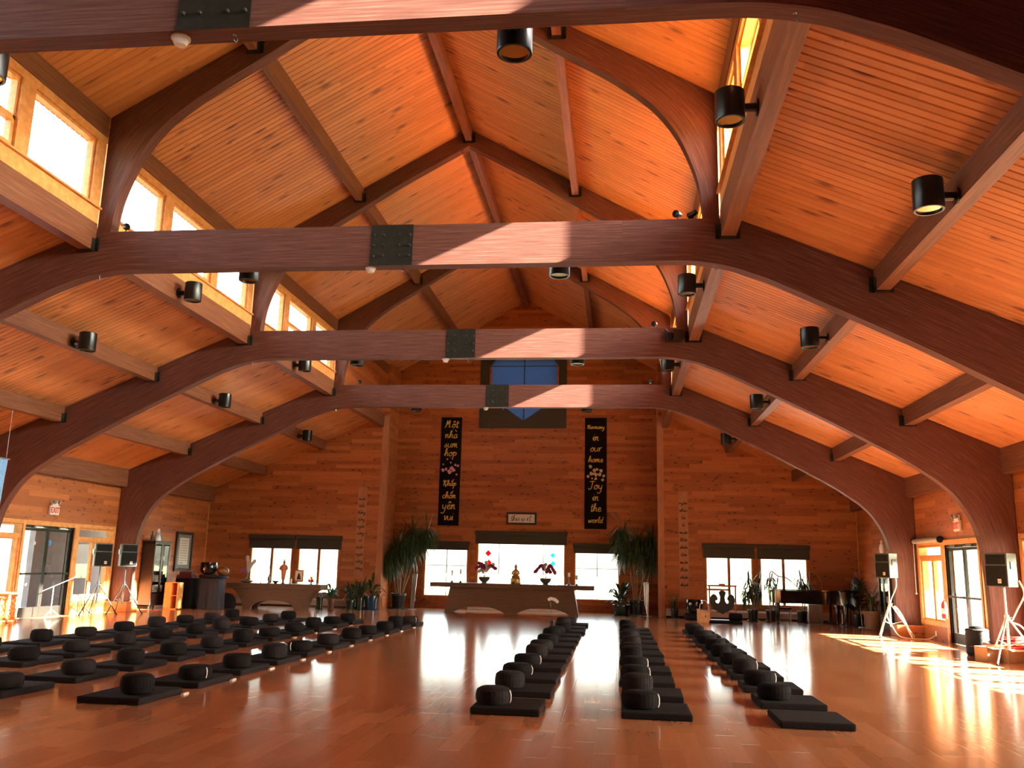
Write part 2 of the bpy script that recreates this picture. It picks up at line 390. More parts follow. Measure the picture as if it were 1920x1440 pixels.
# far wall: two side parts and the recessed middle
XI = 4.95
wlh = [(-9.82, -8.25, .47, 2.45), (-8.02, -6.50, .47, 2.45)]
wrh = [(6.51, 8.085, .47, 2.45), (8.33, 9.90, .47, 2.45)]
wl = wall_with_holes('wall_far', 'wall_x', 'y', YS, .2, [-XI], -XW - .2, -XI, wlh, lambda x: aisle_z(min(abs(x), 14)) + .0)
wr = wall_with_holes('wall_far', 'wall_x', 'y', YS, .2, [XI], XI, XW + .2, wrh, lambda x: aisle_z(x) + .0)
OCT = (-1.35, 1.2, 7.0, 9.45)
nvh = [(-3.70, -2.05, .44, 2.40), (-1.70, 1.58, .80, 2.80), (1.93, 3.56, .44, 2.40)]
def wall_mid():
    m = MB(); zz = lambda x: nave_z(x)
    us = sorted({-5.1, 5.1, 0, OCT[0], OCT[1]} | {h[0] for h in nvh} | {h[1] for h in nvh})
    for a, b in zip(us, us[1:]):
        mid = (a + b) / 2; cuts = [(h[2], h[3]) for h in nvh if h[0] <= mid <= h[1]]
        if OCT[0] <= mid <= OCT[1]: cuts.append((OCT[2], OCT[3]))
        cuts.sort(); z = 0
        for c0, c1 in cuts:
            if c0 > z: m.prism([(a, z), (b, z), (b, c0), (a, c0)], YN, YN + .2)
            z = c1
        m.prism([(a, z), (b, z), (b, zz(b)), (a, zz(a))], YN, YN + .2)
    return struct('wall_far', m, 'wall_x')
wall_mid()
# cheeks of the recess and the solid clerestory sides of the last bay
for s in (-1, 1):
    struct('wall_recess', MB().box(min(s*XI, s*5.12), max(s*XI, s*5.12), YS + .201, YN, 0, 8.95), 'wall_y')
    struct('wall_clerestory', MB().box(min(s*5.09, s*5.25), max(s*5.09, s*5.25), YF[4] + T2 + .01, YS + .2, 6.6, 8.9), 'wall_y')
    struct('wall_clerestory', MB().box(min(s*5.09, s*5.25), max(s*5.09, s*5.25), Y0, YF[0] - T2 - .01, 6.6, 8.9), 'wall_y')
    struct('trim_corner', MB().box(min(s*4.90, s*5.12), max(s*4.90, s*5.12), YS - .03, YS + .2, 0, 6.95), 'board')
m = MB(); m.prism([(-XW-.2, 0), (XW+.2, 0), (XW+.2, aisle_z(XW)), (5.2, aisle_z(5.2)), (5.2, nave_z(5.2)), (0, nave_z(0)), (-5.2, nave_z(5.2)), (-5.2, aisle_z(5.2)), (-XW-.2, aisle_z(XW))], Y0 - .2, Y0)
struct('wall_back', m, 'wall_x')
for x, y, z0, z1 in ((-XW + .015, YS - .015, 0, 4.1), (XW - .015, YS - .015, 0, 4.1), (-5.07, YN - .015, 0, 8.6), (5.07, YN - .015, 0, 8.6)):
    struct('trim_corner', MB().box(x - .013, x + .013, y - .013, y + .013, z0, z1), 'trim')

# ------------------------------------------------------------------ timber frames
AIS = [((10.97,.30),(11.58,.30)), ((10.97,1.0),(11.58,1.0)), ((10.95,1.6),(11.58,1.7)), ((10.9,2.2),(11.58,2.45)), ((10.77,2.70),(11.58,3.1)), ((10.48,3.2),(11.58,3.75)),
       ((10.22,3.46),(11.58,4.14)), ((10.0,3.63),(11.25,4.29)), ((9.45,4.0),(10.4,4.65)), ((8.8,4.36),(9.4,5.09)), ((7.8,4.9),(8.2,5.61)), ((6.65,5.47),(7.0,6.13)),
       ((5.9,5.84),(6.1,6.52)), ((5.56,5.98),(5.7,6.69)), ((5.23,6.10),(5.25,6.87)), ((4.9,6.17),(4.95,6.88)), ((4.5,6.21),(4.5,6.88)), ((3.6,6.21),(3.6,6.88))]
UPP = [((4.84,6.88),(5.07,6.88)), ((4.78,7.4),(5.07,7.5)), ((4.65,7.85),(5.07,8.1)), ((4.45,8.3),(5.07,8.6)), ((4.16,8.72),(5.07,8.94)), ((3.8,9.06),(4.5,9.27)),
       ((3.28,9.44),(3.8,9.67)), ((2.5,9.93),(2.8,10.24)), ((1.56,10.53),(1.7,10.87)), ((0,11.42),(0,11.84))]
def strip(pairs, sgn, k=4):
    """curved laminated member: pairs of (inner, outer) points in x/z, swept 22 cm in y; the UVs run along the laminations"""
    inn = catmull([p[0] for p in pairs], k)
    outp = []
    for (a, b), (c, d) in zip(pairs, pairs[1:]):
        for j in range(k):
            t = j / k; outp.append((b[0] + (d[0]-b[0])*t, b[1] + (d[1]-b[1])*t))
    outp.append(pairs[-1][1])
    m = MB(); s = 0; n = len(inn)
    for i in range(n - 1):
        a, b, c, d = inn[i], outp[i], outp[i+1], inn[i+1]
        ds = math.hypot((d[0]+c[0]-a[0]-b[0])/2, (d[1]+c[1]-a[1]-b[1])/2)
        w0 = math.hypot(b[0]-a[0], b[1]-a[1]); w1 = math.hypot(c[0]-d[0], c[1]-d[1])
        P = lambda p, y: (sgn*p[0], y, p[1])
        for y in (-T2, T2): m.q([P(a,y),P(b,y),P(c,y),P(d,y)], [(s,0),(s,w0),(s+ds,w1),(s+ds,0)])
        m.q([P(a,-T2),P(a,T2),P(d,T2),P(d,-T2)], [(s,2),(s,2.22),(s+ds,2.22),(s+ds,2)])
        m.q([P(b,-T2),P(b,T2),P(c,T2),P(c,-T2)], [(s,3),(s,3.22),(s+ds,3.22),(s+ds,3)])
        s += ds
    for (a, b) in ((inn[0], outp[0]), (inn[-1], outp[-1])):
        m.q([(sgn*a[0],-T2,a[1]),(sgn*b[0],-T2,b[1]),(sgn*b[0],T2,b[1]),(sgn*a[0],T2,a[1])], [(0,0),(0,.6),(.2,.6),(.2,0)])
    bmesh.ops.remove_doubles(m.b, verts=m.b.verts, dist=1e-5)
    return m
FRAME_LBL = ['laminated timber frame overhead, only its shadow side near the camera', 'laminated timber frame whose tie beam crosses the very top of the photo',
             'large laminated timber frame with tie beam above mid photo, second from the top', 'laminated timber frame standing third from the top, speakers near its foot',
             'laminated timber frame farthest into the hall, nearest to the altar wall']
frames = []
f0 = None
for i, y in enumerate(YF):
    if f0 is None:
        t = thing('timber_frame', FRAME_LBL[0], 'timber frame', (0, y, 0), group='laminated timber frames of the hall')
        for s in (-1, 1):
            obj('curved_column', strip(AIS, s), 'beam', t, sm=True)
            obj('curved_rafter', strip(UPP, s), 'beam', t, sm=True)
            obj('plinth', MB().box(min(s*10.9, s*11.6), max(s*10.9, s*11.6), -.3, .3, 0, .30), 'wall_x', t, bevel=.01)
        m = MB(); X0, X1 = -3.6, 3.6
        for yy in (-T2, T2): m.q([(X0,yy,6.21),(X1,yy,6.21),(X1,yy,6.88),(X0,yy,6.88)], [(0,0),(7.2,0),(7.2,.67),(0,.67)])
        m.q([(X0,-T2,6.21),(X0,T2,6.21),(X1,T2,6.21),(X1,-T2,6.21)], [(0,2),(0,2.2),(7.2,2.2),(7.2,2)])
        m.q([(X0,-T2,6.88),(X0,T2,6.88),(X1,T2,6.88),(X1,-T2,6.88)], [(0,3),(0,3.2),(7.2,3.2),(7.2,3)])
        obj('tie_beam', m, 'beam', t)
        sp = obj('splice_plate', MB().box(-.375, .305, -T2-.012, -T2+.001, 6.205, 6.885), 'steel', t)
        me = None
        for fx in (.08, .31, .69, .93):
            for fz in (.24, .49, .75):
                p = (-.375 + .68*fx, -T2-.012, 6.205 + .68*fz)
                if me is None:
                    b = obj('bolt', MB().lathe([(.022,0),(.022,.012),(.012,.03),(0,.03)], (0,0,0), 6, axis=(0,-1,0)), 'bolt', sp, p); me = b
                else:
                    c = me.copy(); COL.objects.link(c); c.parent = sp; c.location = p
        f0 = t
    else: t = dup(f0, (0, y, 0), label=FRAME_LBL[i])
    frames.append(t)

# ------------------------------------------------------------------ purlins
bays = [(Y0, YF[0]-T2)] + [(YF[i]+T2, YF[i+1]-T2) for i in range(4)] + [(YF[4]+T2, None)]
BAYN = ['behind the camera', 'before the topmost tie beam', 'between topmost and second tie beams', 'between second and third tie beams',
        'between third and last tie beams', 'beyond the last tie beam']
def purlin(x0, x1, z0, ztop, where, side, far, hang=True):
    for k, (a, b) in enumerate(bays):
        if k == 0: continue
        b_ = far if b is None else b
        lab = f"{where} purlin{side} {BAYN[k]}"
        m = MB(); zt0, zt1 = ztop(x0), ztop(x1)
        xa, xb = x0, x1
        m.prism([(xa, z0), (xb, z0), (xb, zt1), (xa, zt0)], a, b_)
        t = obj('roof_purlin', m, 'beam_y'); tag(t, lab, 'roof beam', 'purlins under the roof decking')
        if hang and k >= 2:
            for yy, e in ((a, 1), (b_, -1)):
                if k == 5 and e == -1: continue
                h = MB(); y1 = yy + e*.10
                h.box(xa-.012, xb+.012, min(yy,y1), max(yy,y1), z0-.012, z0)
                for sx in (xa-.012, xb): h.box(sx, sx+.012, min(yy,y1), max(yy,y1), z0, z0+.2)
                for sx in (xa-.075, xb+.002): h.box(sx, sx+.073, min(yy, yy+e*.012), max(yy, yy+e*.012), z0-.012, z0+.22)
                for sx in (xa-.04, xb+.04):
                    for zz in (.06, .15): h.box(sx-.01, sx+.01, min(yy+e*.012, yy+e*.025), max(yy+e*.012, yy+e*.025), z0+zz-.01, z0+zz+.01)
                obj('joist_hanger', h, 'steel', t)
nz = lambda x: nave_z(x) - .005; az = lambda x: aisle_z(x) - .005
purlin(-.075, .075, 11.50, lambda x: 11.80, 'ridge', '', YN)
purlin(-2.68, -2.53, 10.05, nz, 'stained mid-slope', ' on the left roof slope', YN)
purlin(2.47, 2.62, 10.05, nz, 'stained mid-slope', ' on the right roof slope', YN)
purlin(-5.26, -5.08, 8.58, nz, 'eave', ' over the left clerestory windows', YN, False)
purlin(5.08, 5.26, 8.58, nz, 'eave', ' over the right clerestory windows', YN, False)
sz = lambda x: 7.02
purlin(-5.30, -5.08, 6.55, sz, 'deep', ' under the left clerestory sill', YS)
purlin(5.08, 5.30, 6.55, sz, 'deep', ' under the right clerestory sill', YS)
for s, sd in ((-1, 'left'), (1, 'right')):
    a, b = sorted((s*7.28, s*7.48)); purlin(a, b, 5.67, az, 'upper aisle', f' on the {sd}', YS)
    a, b = sorted((s*9.50, s*9.70)); purlin(a, b, 4.69, az, 'lower aisle', f' on the {sd}', YS)
    a, b = sorted((s*11.40, s*11.595)); purlin(a, b, 3.70, az, 'wall-top', f' along the {sd} wall', YS, False)

# ------------------------------------------------------------------ clerestory windows
wn = 0
def frame_rect(m, u0, u1, z0, z1, wd, xa, xb, plane):
    for a, b, c, d in ((u0, u1, z0, z0+wd), (u0, u1, z1-wd, z1), (u0, u0+wd, z0+wd, z1-wd), (u1-wd, u1, z0+wd, z1-wd)):
        if plane == 'x': m.box(xa, xb, a, b, c, d)
        else: m.box(a, b, xa, xb, c, d)
for s in (-1, 1):
    for k, (a, b) in enumerate(bays[:-1]):
        if k == 0: continue
        wn += 1
        W = sgroup(f'window_{wn}')
        X = lambda p, q: (min(s*p, s*q), max(s*p, s*q))
        m = MB(); m.box(*X(5.085, 5.27), a, b, 7.02, 7.27); obj('sill_board', m, 'trim', W)
        m = MB(); m.box(*X(5.03, 5.30), a, b, 7.27, 7.30); obj('sill', m, 'trim', W)
        m = MB(); m.box(*X(5.10, 5.27), a, b, 8.44, 8.578); obj('head_board', m, 'trim', W)
        L = (b - a); w3 = [a + .12, a + L/3 - .03, a + 2*L/3 + .03, b - .12]
        for j in range(4):
            hw = .12 if j in (0, 3) else .15
            m = MB(); m.box(*X(5.09, 5.27), w3[j]-hw, w3[j]+hw, 7.30, 8.44); obj('mullion', m, 'trim', W)
        for j in range(3):
            u0 = w3[j] + (.12 if j == 0 else .15); u1 = w3[j+1] - (.12 if j == 2 else .15)
            m = MB(); frame_rect(m, u0, u1, 7.30, 8.44, .05, *X(5.14, 5.25), 'x')
            if j == 1: m.box(*X(5.14, 5.25), u0, u1, 7.76, 7.82); frame_rect(m, u0+.05, u1-.05, 7.35, 7.76, .04, *X(5.12, 5.22), 'x')
            obj('sash', m, 'trim', W)
            obj('glass_pane', MB().box(*X(5.19, 5.20), u0+.02, u1-.02, 7.32, 8.42), 'glass', W)

# ------------------------------------------------------------------ side walls: windows and doors
def wtext(s, h, wd=.0, body=None):
    cu = bpy.data.curves.new('txt', 'FONT'); cu.body = s; cu.size = h; cu.align_x = 'CENTER'; cu.align_y = 'CENTER'; cu.extrude = .002; cu.offset = wd
    o = bpy.data.objects.new('txt', cu); COL.objects.link(o)
    me = bpy.data.meshes.new_from_object(o); bpy.data.objects.remove(o); return me
def side_window(n, s, y0, y1, z0, z1, lower=True):
    W = sgroup(f'window_{n}')
    X = lambda p, q: (min(s*p, s*q), max(s*p, s*q))
    m = MB(); frame_rect(m, y0, y1, z0, z1, .035, *X(11.58, 11.80), 'x')
    m.box(*X(11.60, 11.78), y0, y1, 2.02, 2.13); obj('window_frame', m, 'trim', W)
    ym = (y0 + y1) / 2
    m = MB(); m.box(*X(11.62, 11.75), ym-.02, ym+.02, z0+.035, 2.02)
    for a, b in ((y0+.035, ym-.02), (ym+.02, y1-.035)): frame_rect(m, a, b, z0+.035, 2.02, .04, *X(11.64, 11.69), 'x')
    obj('sash', m, 'trim', W)
    m = MB(); frame_rect(m, y0-.09, y1+.09, z0-.09, z1+.12, .10, *X(11.565, 11.60), 'x'); obj('casing', m, 'trim', W)
    m = MB(); m.box(*X(11.67, 11.68), y0+.05, y1-.05, z0+.05, z1-.05); obj('glass_pane', m, 'glass', W)
def side_door(n, s, y0, y1):
    W = sgroup(f'door_{n}')
    X = lambda p, q: (min(s*p, s*q), max(s*p, s*q))
    z1 = 2.36
    m = MB(); m.box(*X(11.56, 11.80), y0-.10, y0, 0, z1+.12); m.box(*X(11.56, 11.80), y1, y1+.10, 0, z1+.12); m.box(*X(11.56, 11.80), y0, y1, z1, z1+.12)
    obj('casing', m, 'trim', W)
    m = MB(); m.box(*X(11.62, 11.74), y0, y0+.04, 0, z1); m.box(*X(11.62, 11.74), y1-.04, y1, 0, z1); m.box(*X(11.62, 11.74), y0+.04, y1-.04, z1-.07, z1)
    obj('door_frame', m, 'door', W)
    ym = (y0 + y1) / 2
    for a, b in ((y0+.04, ym-.003), (ym+.003, y1-.04)):
        m = MB(); frame_rect(m, a, b, .01, z1-.075, .07, *X(11.65, 11.70), 'x'); m.box(*X(11.65, 11.70), a+.07, b-.07, .08, .26)
        l = obj('door_leaf', m, 'door', W)
        obj('glass_pane', MB().box(*X(11.672, 11.68), a+.05, b-.05, .28, z1-.12), 'glass', l)
        m = MB(); m.box(*X(11.58, 11.61), a+.03, b-.03, 1.09, 1.14); m.box(*X(11.60, 11.66), a+.04, a+.10, 1.085, 1.145); m.box(*X(11.60, 11.66), b-.10, b-.04, 1.085, 1.145)
        obj('push_bar', m, 'steel', l)
        m = MB(); m.box(*X(11.58, 11.65), (a+b)/2-.16, (a+b)/2+.16, z1-.07, z1-.01); m.tube([(s*11.60,(a+b)/2-.1,z1-.05),(s*11.50,(a+b)/2+.1,z1-.06),(s*11.62,(a+b)/2+.38,z1-.05)], .012, 6)
        obj('door_closer', m, 'silver', W)
    return W
dn = 0
for s in (-1, 1):
    for y0 in (YF[1], YF[2], YF[3]):
        o = bay_openings(y0); dn += 1
        wn += 1; side_window(wn, s, o[0][0], o[0][1], .45, 2.36)
        side_door(dn, s, o[1][0], o[1][1])
        wn += 1; side_window(wn, s, o[2][0], o[2][1], .45, 2.36)

# ------------------------------------------------------------------ far wall windows and roller shades
def far_window(x0, x1, z0, z1, Y, mull, rail=None, shade_z=None, over=.06, label=None):
    global wn
    wn += 1; W = sgroup(f'window_{wn}')
    m = MB(); frame_rect(m, x0, x1, z0, z1, .04, Y-.02, Y+.16, 'y'); obj('window_frame', m, 'trim', W)
    m = MB(); frame_rect(m, x0-.08, x1+.08, z0-.09, z1+.08, .08, Y-.035, Y-.001, 'y'); obj('casing', m, 'trim_dark', W)
    for (xm, hw) in mull: obj('mullion', MB().box(xm-hw, xm+hw, Y+.03, Y+.12, z0+.04, z1-.04), 'trim_dark' if hw > .02 else 'steel', W)
    if rail: obj('rail', MB().box(rail[0], rail[1], Y+.05, Y+.10, rail[2]-rail[3], rail[2]+rail[3]), 'trim_dark' if rail[3] > .012 else 'steel', W)
    obj('glass_pane', MB().box(x0+.02, x1-.02, Y+.07, Y+.08, z0+.02, z1-.02), 'glass', W)
def shade(x0, x1, z0, z1, Y, label, group):
    t = thing('roller_shade', label, 'roller shade', ((x0+x1)/2, Y-.05, z1), group=group)
    c = ((x0+x1)/2, Y-.05, z1); w = (x1-x0)/2
    obj('valance', MB().box(-w, w, -.07, .03, -.14, 0), 'shade', t, bevel=.008)
    obj('shade_cloth', MB().box(-w+.02, w-.02, .0, .006, -(z1-z0), -.13), 'shade', t)
    obj('hem_bar', MB().box(-w+.02, w-.02, -.01, .012, -(z1-z0)-.03, -(z1-z0)), 'shade', t)
G = 'roller shades pulled partly down'
for (x0, x1), lab in zip(((-9.82,-8.25), (-8.02,-6.50), (6.51,8.085), (8.33,9.90)),
        ('taupe roller shade on the window left above the small arched altar', 'taupe roller shade above the standing statue and framed picture, right half',
         'taupe roller shade on the window behind the cloud-shaped gong', 'taupe roller shade on the window behind the grand piano')):
    xm = (x0+x1)/2
    rl = (x0+.04, xm-.04, .97, .035) if x0 == 6.51 else None
    far_window(x0, x1, .47, 2.45, YS, [(xm, .045)], rl)
    shade(x0-.10, x1+.10, 2.06, 2.52, YS, lab, G)
far_window(-3.70, -2.05, .44, 2.40, YN, [(-2.86, .012)], (-3.66, -2.09, 1.57, .008))
far_window(1.93, 3.56, .44, 2.40, YN, [(2.76, .012)], (1.97, 3.52, 1.57, .008))
far_window(-1.70, 1.58, .80, 2.80, YN, [(-.89, .010), (.77, .010)])
shade(-3.76, -2.00, 2.17, 2.46, YN, 'taupe roller shade on the small window left of the main altar', G)
shade(1.87, 3.62, 2.15, 2.48, YN, 'taupe roller shade on the small window right of the main altar', G)
shade(-1.80, 1.66, 2.42, 2.87, YN, 'wide taupe roller shade above the golden seated statue', G)

# big window with a cut-out panel and blue cloth
W = sgroup('window_40')
pc = [(-1.78, 6.77), (1.57, 6.77), (1.57, 9.52), (-1.78, 9.52)]
hole = [(-1.42, 8.0), (-1.42, 9.2), (-1.17, 9.48), (1.05, 9.48), (1.27, 9.2), (1.27, 8.0), (-.07, 7.05)]
def ring_panel(outer, inner, y0, y1):
    """flat panel with an opening: bridge the two outlines through their nearest corners"""
    m = MB()
    # split at the vertical lines through the hole's top and bottom
    P = []
    P.append([(-1.78, 6.77), (-.07, 6.77), (-.07, 7.05), (-1.42, 8.0), (-1.42, 9.2), (-1.17, 9.48), (-.07, 9.48), (-.07, 9.52), (-1.78, 9.52)])
    P.append([(-.07, 6.77), (1.57, 6.77), (1.57, 9.52), (-.07, 9.52), (-.07, 9.48), (1.05, 9.48), (1.27, 9.2), (1.27, 8.0), (-.07, 7.05)])
    for p in P: m.prism(p, y0, y1)
    return m
obj('cut_out_panel', ring_panel(pc, hole, YN - .06, YN - .001), 'panel', W)
mb_, nb_, bb_ = new_mat('blue_window_cloth')
tl = ND(nb_, 'ShaderNodeBsdfTranslucent'); tl.inputs[0].default_value = (0.10, 0.17, 0.32, 1)
df = ND(nb_, 'ShaderNodeBsdfDiffuse'); df.inputs[0].default_value = (0.10, 0.16, 0.30, 1)
tx = ND(nb_, 'ShaderNodeTexNoise'); tx.inputs['Scale'].default_value = 60
tcc = ND(nb_, 'ShaderNodeTexCoord'); nb_.links.new(tcc.outputs['Object'], tx.inputs['Vector'])
nb_.links.new(ramp(nb_, tx.outputs[0], [(0.35, (0.060, 0.095, 0.17)), (0.65, (0.095, 0.14, 0.24))]), tl.inputs[0])
ad = ND(nb_, 'ShaderNodeMixShader'); ad.inputs[0].default_value = 0.6
nb_.links.new(df.outputs[0], ad.inputs[1]); nb_.links.new(tl.outputs[0], ad.inputs[2]); nb_.links.new(ad.outputs[0], nb_.nodes['Material Output'].inputs[0]); nb_.nodes.remove(bb_)
MT['bluecloth'] = mb_
obj('blue_cloth', MB().box(-1.45, 1.30, YN + .02, YN + .025, 6.98, 9.5), 'bluecloth', W)
obj('muntin', MB().box(-.09, -.05, YN-.02, YN+.01, 7.02, 9.5).box(-1.43, 1.28, YN-.02, YN+.01, 9.19, 9.215), 'panel', W)

# ------------------------------------------------------------------ outside
def ext(name, mb, mat): o = struct(name, mb, mat); return o
MT['concrete'] = plain('pale_concrete', (0.30, 0.29, 0.26), 0.8, var=0.15, scale=4)
MT['grass'] = plain('dry_grass', (0.17, 0.19, 0.08), 0.95, var=0.35, scale=1.5)
MT['stucco'] = plain('beige_siding', (0.55, 0.42, 0.30), 0.8, var=0.1, scale=4)
MT['stucco2'] = plain('mauve_grey_siding', (0.20, 0.15, 0.14), 0.8, var=0.1, scale=4)
ext('ground', MB().box(-150, 150, -120, 200, -.5, -.26), 'grass')
ext('porch_floor', MB().box(XW+.2, XW+3.6, Y0, YS+1.8, -.25, -.03), 'concrete')
ext('porch_floor', MB().box(-XW-3.6, -XW-.2, Y0, YS+1.8, -.25, -.03), 'concrete')
ext('terrace', MB().box(-XW-.2, XW+.2, YN+.21, YN+8, -.25, -.04), 'concrete')
ext('porch_wall', MB().box(XW+.21, XW+4.5, YS+1.0, YS+1.2, -.25, 3.5), 'stucco')
ext('porch_wall', MB().box(-15.1, -14.9, 26.7, YS+2.0, -.25, 3.2), 'stucco2')
for s in (-1, 1):
    for y in YF[1:4]:
        p = obj('porch_post', MB().box(s*14.55-.1, s*14.55+.1, y-.1, y+.1, -.05, aisle_z(14.65)-.01), 'trim_dark')
        tag(p, 'stained square porch post outside the side windows', 'post', 'porch posts outside the side walls')

# ------------------------------------------------------------------ brush lettering
GL = {
 'a': (1.15, [[(.85,.85),(.5,1),(.15,.6),(.2,.1),(.5,0),(.8,.45),(.85,.95),(.85,.2),(1.1,.05)]]),
 'b': (1.05, [[(.1,1.9),(.15,.1),(.5,0),(.85,.4),(.6,.9),(.2,.6)]]),
 'c': (.95, [[(.8,.85),(.45,1),(.1,.5),(.35,0),(.9,.2)]]),
 'd': (1.15, [[(.8,.85),(.4,1),(.1,.5),(.4,0),(.75,.35),(.95,2),(.85,.2),(1.1,.05)]]),
 'e': (.95, [[(.05,.4),(.7,.65),(.5,1),(.15,.7),(.25,.1),(.6,0),(.95,.3)]]),
 'g': (1.1, [[(.8,.85),(.45,1),(.12,.6),(.35,.1),(.75,.4),(.82,.95),(.75,-.6),(.35,-1),(.05,-.7),(.6,-.2),(1.1,.15)]]),
 'h': (1.1, [[(-.1,.2),(.35,1.5),(.3,2),(.12,1.6),(.1,0),(.3,.7),(.65,1),(.75,.6),(.78,.1),(1.08,.1)]]),
 'i': (.5, [[(0,.3),(.2,1),(.2,.1),(.5,.1)], [(.2,1.45),(.26,1.52)]]),
 'k': (1.05, [[(.15,2),(.12,0)], [(.8,1),(.15,.5),(.6,.35),(.95,0)]]),
 'l': (.55, [[(0,.3),(.35,1.6),(.3,2),(.15,1.6),(.18,.1),(.5,.05)]]),
 'm': (1.6, [[(0,.7),(.15,1),(.15,0),(.35,.8),(.6,1),(.68,.1),(.85,.8),(1.1,1),(1.2,.1),(1.55,.05)]]),
 'n': (1.15, [[(0,.7),(.15,1),(.15,0),(.35,.8),(.65,1),(.75,.15),(1.1,.05)]]),
 'o': (1.05, [[(.5,1),(.12,.6),(.2,.1),(.55,0),(.85,.4),(.65,.95),(.4,.95),(.7,.75),(1.05,.85)]]),
 'p': (1.1, [[(0,.6),(.2,1),(.15,-1)], [(.15,.5),(.5,1),(.85,.7),(.7,.2),(.25,.1)]]),
 'r': (.8, [[(0,.6),(.15,1),(.15,0),(.3,.7),(.55,1),(.8,.9)]]),
 's': (.9, [[(0,.2),(.5,1),(.35,.75),(.7,.3),(.4,0),(.1,.1)]]),
 't': (.75, [[(.35,1.8),(.3,.15),(.5,0),(.75,.15)], [(0,1.15),(.8,1.25)]]),
 'u': (1.1, [[(.05,1),(.1,.2),(.4,0),(.75,.3),(.8,1),(.82,.2),(1.1,.05)]]),
 'v': (.95, [[(0,.9),(.2,1),(.35,0),(.7,.6),(.75,1),(.95,.95)]]),
 'w': (1.4, [[(.05,.95),(.2,0),(.6,.8),(.75,0),(1.15,.7),(1.1,1),(1.4,.95)]]),
 'x': (.9, [[(0,1),(.8,0)], [(.8,1),(0,0)]]),
 'y': (1.1, [[(.05,1),(.15,.3),(.45,.1),(.75,.4),(.82,1),(.7,-.6),(.3,-1),(-.1,-.75)]]),
 'M': (1.9, [[(0,0),(.25,.3),(.45,1.9),(.65,.8),(1.1,1.95),(1.15,.6),(1.2,.1),(1.6,.2)]]),
 'K': (1.5, [[(0,1.3),(.3,1.9),(.5,1.6),(.35,0)], [(1.2,1.9),(.45,.9),(.8,.7),(1.2,-.4)]]),
 'H': (1.5, [[(0,1.2),(.2,1.8),(.35,1.2),(.2,0)], [(.2,.9),(1.0,1.1)], [(1.1,1.9),(.95,.1),(1.3,.1)]]),
 'J': (1.2, [[(0,1.7),(.6,1.9),(1.2,1.8)], [(.7,1.85),(.6,.3),(.2,-.1),(-.1,.2)]]),
 'T': (1.2, [[(0,1.8),(1.2,1.95)], [(.6,1.85),(.5,0),(.9,.1)]]),
 'E': (1.1, [[(1,1.9),(.1,1.9),(.1,0),(1,0)], [(.1,1),(.8,1)]]),
 'N': (1.2, [[(.1,0),(.1,1.9),(1,0),(1,1.9)]]),
}
MARK = {'\u0302': [[(.2,1.35),(.5,1.75),(.8,1.35)]], '\u0306': [[(.2,1.7),(.5,1.4),(.8,1.7)]], '\u0301': [[(.5,1.75),(.95,2.25)]], '\u0300': [[(.1,2.1),(.6,1.7)]],
        '\u0323': [[(.45,-.5),(.52,-.45)]], '\u0309': [[(.4,1.9),(.6,2.1),(.5,1.7)]], '\u0303': [[(.2,1.5),(.4,1.8),(.6,1.5),(.9,1.8)]], '\u031b': [[(1,1),(1.15,1.3)]]}
def brush(text, cx, cz, xh, pen, width=None, shear=.18):
    """strokes of a cursive word centred on (cx, cz) in x/z; xh = height of a small letter; returns polylines"""
    strokes = []; x = 0
    for ch in unicodedata.normalize('NFD', text):
        if ch == ' ': x += .7; continue
        if ch in MARK:
            for s in MARK[ch]: strokes.append([(px + lastx, py) for px, py in s])
            continue
        if ch not in GL: ch = {'z': 's', 'q': 'g', 'đ': 'd'}.get(ch, 'o')
        adv, ss = GL[ch]; lastx = x
        for s in ss: strokes.append([(px + x, py) for px, py in s])
        x += adv
    sc_ = xh if width is None else min(xh, width / max(x, .1))
    out = []
    for s in strokes:
        p = [(a + shear * b, b) for a, b in s]
        if len(p) > 2: p = [q[:2] for q in catmull([(a, b, 0) for a, b in p], 5)]
        out.append([(cx + (a - x/2) * sc_, cz + b * sc_ - xh*.5) for a, b in p])
    return out, pen
def ribbon(m, strokes, pen, y, tf=None):
    """thin raised strokes in the x/z plane facing -y"""
    tf = tf or (lambda x, y, z: (x, y, z))
    for s in strokes:
        L = []; Rr = []
        for i, (a, b) in enumerate(s):
            p, q = s[max(i-1, 0)], s[min(i+1, len(s)-1)]
            dx, dz = q[0]-p[0], q[1]-p[1]; d = math.hypot(dx, dz) or 1
            pw = pen * (.65 + .35*abs(dz)/d)
            L.append((a - dz/d*pw, b + dx/d*pw)); Rr.append((a + dz/d*pw, b - dx/d*pw))
        vL = [m.b.verts.new(tf(a, y, b)) for a, b in L]; vR = [m.b.verts.new(tf(a, y, b)) for a, b in Rr]
        for i in range(len(s)-1):
            m.b.faces.new((vL[i], vR[i], vR[i+1], vL[i+1]))
    return m

